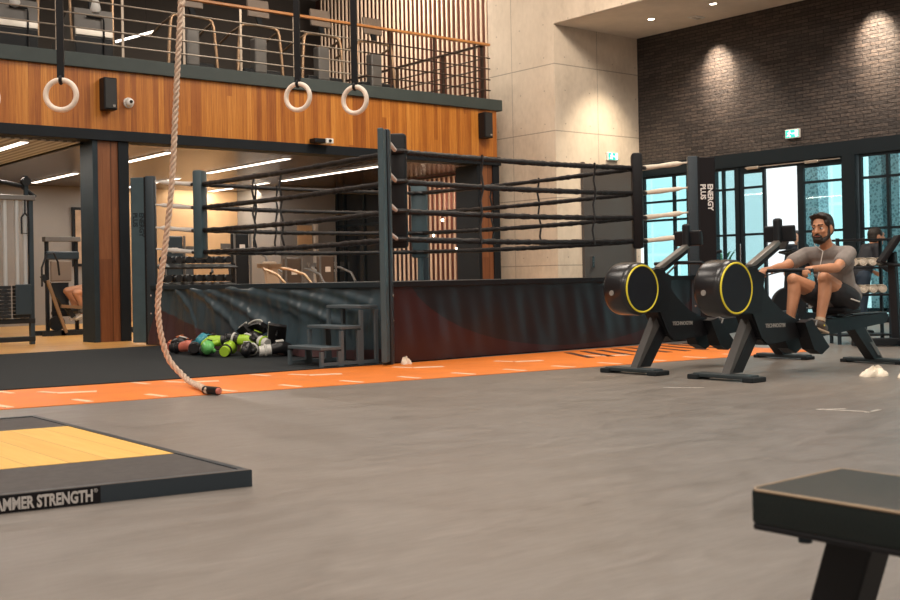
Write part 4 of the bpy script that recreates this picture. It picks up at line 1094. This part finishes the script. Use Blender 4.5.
for an in (anN, anF):
    u = V((.30, 0, -.95)).normalized(); heel = an + V((.02, 0, -.055)); f = V((-.62, 0, .42)).normalized()
    dv = V((.72, 0, -.70)).normalized()
    f = V((-.70, 0, .30)).normalized()
    sh_ = MB()
    sh_.caps(heel + V((.03, 0, .0)), .036, heel + V((-.05, 0, .035)), .038); sh_.caps(heel + V((-.05, 0, .035)), .038, heel + V((-.135, 0, .052)), .030)
    sh_.caps(an + V((.0, 0, -.02)), .042, heel, .040)
    sho = sh_.build('shoe', 'shoe', man, remesh=.008, it=3)
    MB().bar(heel + V((.055, 0, -.040)), heel + V((-.165, 0, .018)), .074, .018, (0, 0, 1), .006).build('sole', 'sole', sho)
    MB().tube([heel + V((-.02, -.04, .02)), heel + V((-.05, 0, .078)), heel + V((-.02, .04, .02))], .006).build('lace', 'yellow', sho)
    MB().cyl(an + V((0, 0, .005)), an + V((.008, 0, .03)), .041, .040, 16).build('sock', 'sole', man, True)

def standing(label, x, y, h, rz, top, legs, hairc='hair', bend=0., hold=None):
    """standing figure of height h facing local +x turned by rz"""
    t = thing('person', label, 'person', (0, 0, 0)); s = h / 1.75
    Q = Euler((0, 0, rz)).to_matrix()
    def W(a, b_, c): return Q @ V((a * s, b_ * s, c * s))
    body = MB(); hc = W(.03 + bend * .35, 0, 1.62 - bend * .12)
    hp, cs = W(0, 0, .95), W(.01 + bend * .2, 0, 1.28)
    body.caps(hp, .125 * s, cs, .135 * s); body.caps(W(bend * .25, -.17, 1.42 - bend * .06), .06 * s, W(bend * .25, .17, 1.42 - bend * .06), .06 * s); body.caps(W(bend * .28, 0, 1.44 - bend * .06), .055 * s, hc, .05 * s)
    for g in (-1, 1):
        k_, a_ = W(.02 + .05 * g, g * .09, .50), W(-.02 + .09 * g, g * .09, .09)
        body.caps(W(0, g * .09, .9), .085 * s, k_, .058 * s); body.caps(k_, .055 * s, a_, .036 * s); body.caps(a_ + W(0, 0, -.04), .036 * s, a_ + W(.14, 0, -.055), .032 * s)
        e_, w_ = W(.02 + bend * .2, g * .23, 1.14), W(.13 + bend * .3, g * .22, .93 + .1 * bend)
        body.caps(W(bend * .25, g * .185, 1.41 - bend * .06), .052 * s, e_, .040 * s); body.caps(e_, .039 * s, w_, .026 * s)
        hand(body, w_, w_ - e_, Q @ V((0, g, 0)), Q @ V((1, 0, .2)), .3, s)
    head_parts(body, hc, Q); body.build('body', 'skin', t, remesh=.012, it=3)
    hh = MB(); hh.ell(hc + W(-.02, 0, .05), (.10, .082, .085), Q); hh.ell(hc + W(-.05, 0, .0), (.07, .078, .085), Q); hh.build('hair', hairc, t, remesh=.011, it=2)
    tp = MB(); tp.caps(W(0, 0, .96), .148 * s, cs, .155 * s); tp.caps(W(bend * .25, -.17, 1.41 - bend * .06), .075 * s, W(bend * .25, .17, 1.41 - bend * .06), .075 * s)
    for g in (-1, 1):
        e_, w_ = W(.02 + bend * .2, g * .23, 1.14), W(.13 + bend * .3, g * .22, .93 + .1 * bend)
        tp.caps(W(bend * .25, g * .185, 1.41 - bend * .06), .066 * s, e_, .056 * s); tp.caps(e_, .054 * s, e_.lerp(w_, .85), .040 * s)
    tp.build('jacket', top, t, remesh=.013, it=3)
    lg = MB(); lg.caps(W(0, -.05, .93), .13 * s, W(0, .05, .93), .13 * s)
    for g in (-1, 1):
        k_, a_ = W(.02 + .05 * g, g * .09, .50), W(-.02 + .09 * g, g * .09, .10)
        lg.caps(W(0, g * .09, .9), .105 * s, k_, .075 * s); lg.caps(k_, .075 * s, a_, .062 * s)
    lg.build('trousers', legs, t, remesh=.013, it=3)
    for g in (-1, 1):
        a_ = W(-.02 + .09 * g, g * .09, .09)
        MB().caps(a_ + W(-.03, 0, -.048), .041 * s, a_ + W(.15, 0, -.056), .036 * s).build('shoe', 'black', t, True)
    for e_ in (-1, 1): MB().ell(hc + W(.083, e_ * .032, .014), (.011, .013, .009), Q, 2).build('eye', 'iris', t, True)
    place(t, (x, y, 0)); return t
p = standing('person in a dark suit standing outside the entrance door, behind the rowing man', 12.2, 3.62, 1.60, PI * 1.05, 'suit', 'suit'); p.location.z = -.02
standing('person in dark top and navy trousers bending behind the towel shelf', 6.62, -1.0, 1.40, -.5, 'suit', 'navy', bend=.7)

# ------------------------------------------------------------------ right side: towel shelf, machine, towels on the floor
u_ = V((.426, -.348, 0)).normalized(); n_ = V((-u_.y, u_.x, 0))
if n_.x > 0: n_ = -n_
sh = thing('towel_shelf', 'dark metal shelf rack holding rolled towels behind the rowing man', 'shelf', (5.03, -1.98, 0))
c0 = V((4.80, -1.80, 0))
def SP(a, b_, z): return c0 + u_ * a - n_ * b_ + V((0, 0, z))
for z in (.10, .54, .84, 1.15):
    MB().bar(SP(0, .15, z), SP(.60, .15, z), .30, .022, (0, 0, 1), .004).build('shelf_board', 'machine_dark', sh)
for a in (.015, .585):
    for b_ in (.02, .28): MB().bar(SP(a, b_, 0), SP(a, b_, 1.17), .03, .03).build('upright', 'steel', sh)
k = 0
names = (('lower', .551), ('middle', .851))
for row, z in names:
    for i in range(5):
        cc = SP(.09 + .105 * i, .15, z + .052)
        pos = ('leftmost', 'second from left', 'middle', 'second from right', 'rightmost')[i]
        tw = thing('rolled_towel', f'cream rolled towel, {pos} on the {row} board of the towel shelf', 'towel', cc - V((0, 0, .052)), 0, 'rolled towels on the shelf')
        q = MB(); pts = []
        for j in range(42):
            a = j / 41 * 4.6 * PI; r = .012 + .039 * j / 41
            pts.append((r * math.cos(a), r * math.sin(a)))
        th = .010
        A = [[q.bm.verts.new(cc + u_ * x_ + V((0, 0, z_)) + n_ * w) for w in (-.12, .12)] for x_, z_ in pts]
        for p_, r_ in zip(A, A[1:]): q.bm.faces.new((p_[0], r_[0], r_[1], p_[1]))
        o = q.build('roll', 'cream_cloth', tw, True)
        so_ = o.modifiers.new('thickness', 'SOLIDIFY'); so_.thickness = .011
        MB().caps(cc + n_ * .09, .034, cc - n_ * .09, .034).build('core', 'cream_cloth', tw, True)
em = thing('exercise_machine', 'black upright exercise machine with tilted screen at the right picture edge', 'exercise machine', (4.92, -2.40, 0))
MB().bar(V((4.55, -2.12, .05)), V((5.35, -2.75, .05)), .10, .08, (0, 0, 1), .01).build('base_beam', 'machine_dark', em)
MB().bar(V((4.80, -2.62, .04)), V((5.10, -2.20, .04)), .08, .06, (0, 0, 1), .01).build('cross_foot', 'machine_dark', em)
MB().bar((4.93, -2.41, .06), (4.90, -2.39, 1.0), .085, .07, (1, 0, 0), .01).build('mast', 'machine_dark', em)
MB().box((4.88, -2.37, 1.03), (.05, .34, .34), (Euler((0, 0, -.9)).to_matrix() @ Euler((0, .6, 0)).to_matrix()), .012).build('screen', 'panel_black', em)
MB().tube([(4.86, -2.5, .86), (4.80, -2.36, .88), (4.92, -2.24, .86)], .018).build('handlebar', 'machine_dark', em, True)
M['terracotta'] = mat('terracotta', (.22, .26, .27), .7)
def towel(label, x, y, seed, sx=.16, sy=.10):
    rnd = random.Random(seed); ph = [rnd.uniform(0, 6) for _ in range(8)]
    def f(u, v):
        a = u * 2 * PI; r = math.sin(v * PI / 2)
        k_ = 1 + .16 * math.sin(3 * a + ph[0]) + .10 * math.sin(5 * a + ph[1] + 3 * v)
        z = .062 * math.cos(v * PI / 2) * (1 + .25 * math.sin(4 * a + ph[2]) * r + .2 * math.sin(2 * a + ph[3])) + .014 * math.sin(9 * a + ph[4] + 7 * v) * r * (1 - r) * 4
        return V((x + sx * k_ * r * math.cos(a), y + sy * k_ * r * math.sin(a), max(.001, z)))
    b_ = MB().grid(f, 40, 14); bmesh.ops.remove_doubles(b_.bm, verts=b_.bm.verts, dist=.0005)
    o = b_.build('crumpled_towel', 'cream_cloth', None, True); tag(o, label, 'towel', 'crumpled towels on the floor')
towel('white crumpled towel on the floor below the rear of the rowing machine', 1.68, -4.04, 2, .15, .07)
towel('white crumpled towel on the floor cut by the right picture edge', 1.72, -4.30, 5, .14, .07)
towel('small white cloth scrap on the floor at the foot of the front corner post', .13, -.10, 9, .055, .04)
def bike(label, x, y, rz):
    t = thing('exercise_bike', label, 'exercise bike', (0, 0, 0), 0, 'exercise bikes by the glazing')
    MB().bx(-.45, -.38, -.25, .25, 0, .06, .01).build('rear_foot', 'machine_dark', t); MB().bx(.42, .5, -.25, .25, 0, .06, .01).build('front_foot', 'machine_dark', t)
    MB().bar((-.42, 0, .05), (.46, 0, .07), .08, .07).build('base', 'machine_dark', t)
    MB().cyl((.28, -.04, .36), (.28, .04, .36), .24, .24, 36).build('flywheel', 'machine_dark', t, True)
    MB().bar((-.25, 0, .08), (-.12, 0, .88), .06, .06, (1, 0, 0)).build('seat_post', 'machine_dark', t)
    MB().prism([(-.30, -.10), (-.30, .10), (-.12, .07), (.02, .02), (.02, -.02), (-.12, -.07)], lambda u, v, w: V((u, v, w)), .88, .94).build('saddle', 'black', t)
    MB().bar((.34, 0, .08), (.26, 0, 1.05), .06, .06, (1, 0, 0)).build('front_post', 'machine_dark', t)
    MB().tube([(.06, -.22, 1.12), (.30, -.20, 1.08), (.28, 0, 1.05), (.30, .20, 1.08), (.06, .22, 1.12)], .018).build('handlebar', 'machine_dark', t, True)
    MB().box((.34, 0, 1.22), (.03, .34, .22), Euler((0, -.3, 0)).to_matrix(), .01).build('console', 'machine_dark', t)
    MB().cyl((.02, -.12, .34), (.02, .12, .34), .03).build('crank', 'chrome', t)
    place(t, (x, y, 0), rz)
bike('black exercise bike in front of the glazing left of the open entrance door', 6.75, 1.15, 2.2)
bike('black exercise bike in front of the glazing behind the rowing man', 7.2, .15, 2.6)
# plants outside
def plant(label, x, y, h, n, seed, spread=.5, w=.05):
    rnd = random.Random(seed); t = thing('potted_palm', label, 'plant', (x, y, -.02))
    MB().lathe([(.14, 0), (.20, .34), (.19, .34), (.17, .30)], (x, y, -.02), (0, 0, 1), 20).build('pot', 'terracotta', t, True)
    MB().cyl((x, y, .2), (x, y, h * .55), .03, .022).build('stem', 'bronze', t, True)
    lv = MB()
    for i in range(n):
        a = rnd.uniform(0, 2 * PI); l = rnd.uniform(.6, 1) * spread * 1.5; z0 = h * rnd.uniform(.35, .6); pts = []
        for j in range(8):
            q = j / 7; pts.append(V((x + math.cos(a) * l * q, y + math.sin(a) * l * q, z0 + (h - z0) * 1.35 * q - .9 * h * .4 * q * q)))
        side = V((-math.sin(a), math.cos(a), 0))
        A = [[lv.bm.verts.new(p_ + side * s * w * math.sin(PI * min(.97, .08 + j / 7.6))) for s in (-1, 1)] for j, p_ in enumerate(pts)]
        for p_, r_ in zip(A, A[1:]): lv.bm.faces.new((p_[0], p_[1], r_[1], r_[0]))
    lv.build('leaves', 'plant', t)
plant('green palm outside the glazing at the right picture edge', 11.5, .25, 2.3, 34, 4, .55, .035)
plant('thin green shrub outside the glazing beside the corner post lettering', 11.6, 4.9, 1.5, 12, 8, .5, .02)

# ------------------------------------------------------------------ gym under the balcony
cm = thing('cable_machine', 'tall cable machine with chrome guide rods at the left picture edge', 'exercise machine', (-1.5, 7.1, 0))
MB().bx(-.965, -.905, 7.06, 7.14, .006, 2.02, .006).build('upright', 'post_blue', cm); MB().bx(-2.05, -1.99, 7.06, 7.14, .006, 2.02).build('upright', 'post_blue', cm)
MB().bx(-1.55, -1.48, 7.05, 7.15, .006, 2.1).build('centre_upright', 'machine_dark', cm)
MB().bx(-2.05, -.90, 7.05, 7.15, .05, .12, .01).build('lower_beam', 'machine_dark', cm); MB().bx(-2.05, -.90, 7.05, 7.15, .30, .37, .01).build('lower_beam', 'machine_dark', cm)
MB().bx(-2.1, -.88, 7.03, 7.17, 2.0, 2.07, .01).build('top_beam', 'machine_grey', cm)
MB().tube([(-2.1, 7.1, 2.18), (-1.4, 7.1, 2.26), (-1.05, 7.1, 2.2), (-.86, 7.1, 2.05)], .03).build('top_arch', 'machine_dark', cm, True)
for x in (-1.40, -1.13, -1.29, -1.02): MB().cyl((x, 7.08, .37), (x, 7.08, 2.02), .027, .027, 16).build('guide_rod', 'rod_silver', cm, True)
for i in range(9):
    MB().bx(-1.43, -1.24, 7.01, 7.15, .38 + .05 * i, .424 + .05 * i, .004).build('weight_plate', 'machine_dark', cm)
    MB().bx(-1.18, -.98, 7.01, 7.15, .38 + .05 * i, .424 + .05 * i, .004).build('weight_plate', 'machine_dark', cm)
MB().bx(-1.19, -.975, 6.98, 7.0, .42, .84, .01).build('weight_shroud', 'post_blue', cm)
MB().cyl((-1.0, 7.03, 2.26), (-1.0, 7.11, 2.26), .062, .062, 24).build('pulley', 'machine_dark', cm, True)
MB().bar((-1.0, 7.07, 2.06), (-1.0, 7.07, 2.34), .05, .05, (0, 1, 0)).build('pulley_bracket', 'steel', cm)
MB().tube([(-1.04, 7.0, 2.0), (-1.04, 7.0, 1.82), (-1.09, 7.0, 1.76), (-1.09, 7.0, 1.54), (-.99, 7.0, 1.54), (-.99, 7.0, 1.76), (-1.04, 7.0, 1.82)], .013).build('grip', 'machine_dark', cm, True)
def strength_machine(label, x, y, rz=0., pad='beige_pad', shroud='brown_shroud', h=1.35, arms=True, stack=True, frame='machine_grey'):
    t = thing('strength_machine', label, 'exercise machine', (0, 0, 0), 0, 'strength machines below the balcony')
    MB().bx(-.5, .5, -.30, -.22, .006, .07).build('base', frame, t); MB().bx(-.05, .05, -.3, .7, .006, .07).build('base', frame, t); MB().bx(-.35, .35, .62, .7, .006, .07).build('base', frame, t)
    if stack:
        MB().bx(-.50, -.18, -.34, -.16, .07, h, .03).build('weight_shroud', shroud, t)
        MB().bx(-.40, -.28, -.348, -.34, h - .32, h - .22).build('placard', 'white_cloth', t)
        for s in (-.52, -.16): MB().cyl((s, -.35, .05), (s, -.35, h), .022).build('shroud_edge', frame, t)
    MB().bar((.0, .5, .05), (-.02, .42, h * .9), .07, .07, (1, 0, 0)).build('main_upright', frame, t)
    MB().box((.05, .22, .48), (.36, .36, .07), None, .025).build('seat', pad, t, True)
    MB().box((.05, .42, .86), (.34, .07, .62), Euler((-.18, 0, 0)).to_matrix(), .03).build('backrest', pad, t, True)
    if arms:
        for s in (-1, 1):
            MB().tube([(s * .2 + .05, .46, h * .85), (s * .34 + .05, .3, h * .82), (s * .38 + .05, -.02, h * .74), (s * .36 + .05, -.2, h * .6)], .024).build('press_arm', frame, t, True)
            MB().cyl((s * .36 + .05, -.2, h * .6), (s * .30 + .05, -.30, h * .58), .026).build('grip', 'black', t)
    MB().bx(-.3, .3, .40, .46, h * .84, h * .9).build('cross_bar', frame, t)
    place(t, (x, y, 0), rz); return t
strength_machine('strength machine with pale frame and beige pads, leftmost behind the ring', 3.95, 8.35, .35, 'beige_pad', 'brown_shroud', 1.25, True, False, 'bronze')
strength_machine('strength machine with tall black stack seen between the ring ropes', 4.55, 10.9, .1, 'slate_pad', 'machine_dark', 1.75)
strength_machine('strength machine with brown stack cover in the middle behind the ring', 5.05, 9.75, .0, 'beige_pad', 'brown_shroud', 1.25, True)
strength_machine('strength machine with brown stack cover nearest the dark glass doors', 6.15, 10.3, .0, 'slate_pad', 'brown_shroud', 1.3)
strength_machine('strength machine with blue grey stack behind the left corner pad', 3.45, 11.2, -.2, 'slate_pad', 'post_blue', 1.7)
rk = thing('dumbbell_rack', 'dark dumbbell rack behind the left corner of the ring', 'rack', (2.7, 9.6, 0))
for x in (1.95, 3.45): 
    MB().bx(x - .03, x + .03, 9.4, 9.46, .006, 1.15).build('upright', 'machine_dark', rk); MB().bx(x - .03, x + .03, 9.2, 9.8, .006, .06).build('foot', 'machine_dark', rk)
for z in (.45, .78, 1.10): MB().box((2.7, 9.36, z), (1.5, .26, .03), Euler((.25, 0, 0)).to_matrix()).build('shelf_board', 'machine_dark', rk)
dbp = thing('dumbbell', '', 'dumbbell', (0, 0, 0), 0, 'dumbbells on the rack')
MB().cyl((0, -.12, 0), (0, .12, 0), .015).build('bar', 'chrome', dbp)
for s in (-1, 1): MB().cyl((0, s * .06, 0), (0, s * .135, 0), .062, .062, 18).build('head', 'machine_dark', dbp, True)
i = 0
for z, row in ((.56, 'bottom'), (.89, 'middle'), (1.21, 'top')):
    for j in range(7):
        lb = f'black dumbbell with chrome bar, {("first", "second", "third", "fourth", "fifth", "sixth", "seventh")[j]} from left on the {row} board of the rack'
        place(dbp if i == 0 else copy_tree(dbp), (2.12 + .19 * j, 9.36, z + .005), 0, lb); i += 1
lpm = thing('leg_curl_machine', 'seated leg machine behind the left column with a person on it', 'exercise machine', (.6, 9.5, 0))
MB().bx(.0, 1.7, 9.3, 9.38, .006, .08).build('base', 'machine_dark', lpm); MB().bx(.0, 1.7, 9.72, 9.8, .006, .08).build('base', 'machine_dark', lpm)
MB().bx(.28, .36, 9.3, 9.8, .006, .08).build('cross_base', 'machine_dark', lpm)
MB().bar((.02, 9.4, .98), (.52, 9.4, .30), .07, .06, (0, 1, 0)).build('diagonal_beam', 'machine_dark', lpm); MB().bar((.08, 9.32, .90), (.36, 9.3, .05), .045, .045, (0, 1, 0)).build('strut', 'bronze', lpm)
MB().bar((.30, 9.34, .48), (.95, 9.34, .42), .05, .05).build('lower_arm', 'bronze', lpm); MB().bar((.30, 9.76, .36), (.95, 9.76, .36), .05, .05).build('lower_arm', 'machine_dark', lpm)
MB().box((1.02, 9.55, .64), (.56, .42, .09), None, .03).build('seat', 'slate_pad', lpm, True); MB().box((1.34, 9.55, 1.02), (.10, .42, .75), Euler((0, .25, 0)).to_matrix(), .03).build('backrest', 'slate_pad', lpm, True)
MB().bar((1.15, 9.55, .05), (1.15, 9.55, .6), .07, .07, (1, 0, 0)).build('upright', 'machine_dark', lpm)
MB().cyl((.62, 9.34, .40), (.62, 9.76, .40), .05).build('ankle_roller', 'slate_pad', lpm, True)
MB().bar((.78, 9.33, .60), (.62, 9.33, .38), .05, .03, (0, 1, 0)).build('swing_arm', 'machine_grey', lpm)
MB().cyl((.30, 9.5, .20), (.30, 9.58, .20), .12, .12, 24).build('weight_disc', 'machine_dark', lpm, True)
MB().bx(.25, .30, 9.86, 9.92, .006, 1.60).build('upright', 'machine_dark', lpm); MB().bx(.74, .79, 9.86, 9.92, .006, 1.60).build('upright', 'machine_dark', lpm)
MB().bx(.22, .82, 9.80, 9.95, 1.54, 1.62, .01).build('top_beam', 'machine_grey', lpm); MB().bx(.24, .80, 9.82, 9.92, 1.24, 1.38, .02).build('cover', 'post_blue', lpm)
MB().bx(.31, .66, 9.80, 9.86, .88, 1.22, .02).build('stack_cover', 'console_tan', lpm); MB().bx(.34, .62, 9.84, 9.88, .3, .86, .01).build('weight_stack', 'machine_dark', lpm)
MB().tube([(.02, 9.4, .8), (.02, 9.4, 1.1), (.1, 9.4, 1.32), (.22, 9.42, 1.34), (.30, 9.46, 1.2), (.34, 9.5, .98)], .016).build('bent_arm', 'machine_dark', lpm, True)
sp2 = thing('person', 'person in dark clothes on the leg machine, bare knees showing left of the column', 'person', (1.1, 9.5, 0))
b = MB(); hc = V((1.30, 9.55, 1.52))
b.caps((1.12, 9.55, .80), .12, (1.26, 9.55, 1.18), .13); b.caps((1.27, 9.38, 1.28), .06, (1.27, 9.72, 1.28), .06); b.caps((1.28, 9.55, 1.31), .055, hc, .05)
for g in (-1, 1):
    yk = 9.55 + g * .11; k_ = V((.55 - .03 * g, yk, .70 + .02 * g)); a_ = V((.68, yk, .36))
    b.caps((1.08, 9.55 + g * .09, .79), .09, k_, .064); b.caps(k_, .060, k_.lerp(a_, .35) + V((.03, 0, 0)), .06); b.caps(k_.lerp(a_, .35) + V((.03, 0, 0)), .058, a_, .036)
    e_, w_ = V((1.16, 9.55 + g * .25, 1.04)), V((1.0, 9.55 + g * .24, .86))
    b.caps((1.27, 9.55 + g * .185, 1.27), .052, e_, .04); b.caps(e_, .039, w_, .026); hand(b, w_, w_ - e_, (0, g, 0), (-1, 0, 0), .4)
HR2 = Euler((0, 0, PI)).to_matrix(); head_parts(b, hc + V((-.02, 0, .03)), HR2)
b.build('body', 'skin', sp2, remesh=.011, it=3)
MB().ell(hc + V((.0, 0, .08)), (.10, .083, .085)).ell(hc + V((.03, 0, .03)), (.07, .078, .085)).build('hair', 'hair', sp2, remesh=.012, it=2)
MB().caps((1.12, 9.55, .82), .14, (1.26, 9.55, 1.18), .15).caps((1.27, 9.37, 1.27), .072, (1.27, 9.73, 1.27), .072).build('top', 'suit', sp2, remesh=.012)
q = MB()
for g in (-1, 1): q.caps((1.08, 9.55 + g * .09, .79), .108, (.86, 9.55 + g * .10, .75), .094)
q.build('shorts', 'shorts', sp2, remesh=.012)
for g in (-1, 1): MB().caps((.70, 9.55 + g * .11, .32), .042, (.58, 9.55 + g * .11, .27), .036).build('shoe', 'white_paint', sp2, True)
t = thing('wall_sign', 'small white notice panel on the grey wall behind the ring', 'sign', (7.5, 12.4, 1.1))
MB().bx(7.34, 7.64, 12.37, 12.4, 1.0, 1.22, .006).build('panel', 'white_paint', t); MB().bx(7.42, 7.56, 12.362, 12.372, 1.05, 1.12).build('dark_patch', 'panel_black', t)

# ------------------------------------------------------------------ light
w = bpy.data.worlds.new('sky'); scene.world = w; w.use_nodes = True
bg = w.node_tree.nodes['Background']; bg.inputs[0].default_value = (.93, .985, 1, 1); bg.inputs[1].default_value = 2.1
WARM = (1, .90, .79)
for x in (-8.5, -2.5, 3.5):
    for y in (-9, -2.5, 3.2):
        area('hall_fill', (x, y, 7.5), (x, y, 0), (330 if y < -5 and x < -5 else 200) if y < 3 else 130, WARM, 2.2, 2.2)  # area lights added under the unseen ceiling to fill the hall
area('concrete_fill', (5.0, 1.5, 7.4), (XW, 5.8, 3.6), 240, (1, .84, .66), 1.2, 1.2)  # unseen light added to brighten the concrete wall
for x in (-3, 2, 6): area('balcony_lamp', (x, 10, 6.9), (x, 10, 0), 30, (1, .82, .64), 1., 3.)
area('slat_fill', (6.2, 8.6, 7.2), (XW, 9.2, 5.4), 110, (1, .86, .70), .4, 1.2)  # added light, out of view, that lifts the upper slats
for y in (8.5, 10.5): area('stair_lamp_panel', (8.1, y, 7.2), (8.1, y, 0), 8, (1, .75, .55), .4, 1.2)
for y in (8.0, 9.6): area('stair_lamp_low', (8.1, y, 2.8), (8.1, y, 0), 16, (1, .66, .48), .3, 1.0)
area('wall_washer', (5.6, 13.5, 2.8), (5.9, 14.3, 1.5), 22, (1, .82, .58), 2.0, .2)
spot('rower_fill_spot', (.8, -6.0, 7.4), (1.9, -3.4, .6), 420, (1, .86, .70), math.radians(34), .6, .12)  # unseen overhead spot added for highlights on the rowing man
scene.view_settings.view_transform = 'Standard'; scene.view_settings.look = 'None'; scene.view_settings.gamma = 1
scene.view_settings.exposure = 0.3; scene.view_settings.use_curve_mapping = False
scene.cycles.use_denoising = True; scene.cycles.max_bounces = 8; scene.cycles.transparent_max_bounces = 12
scene.cycles.sample_clamp_indirect = 6
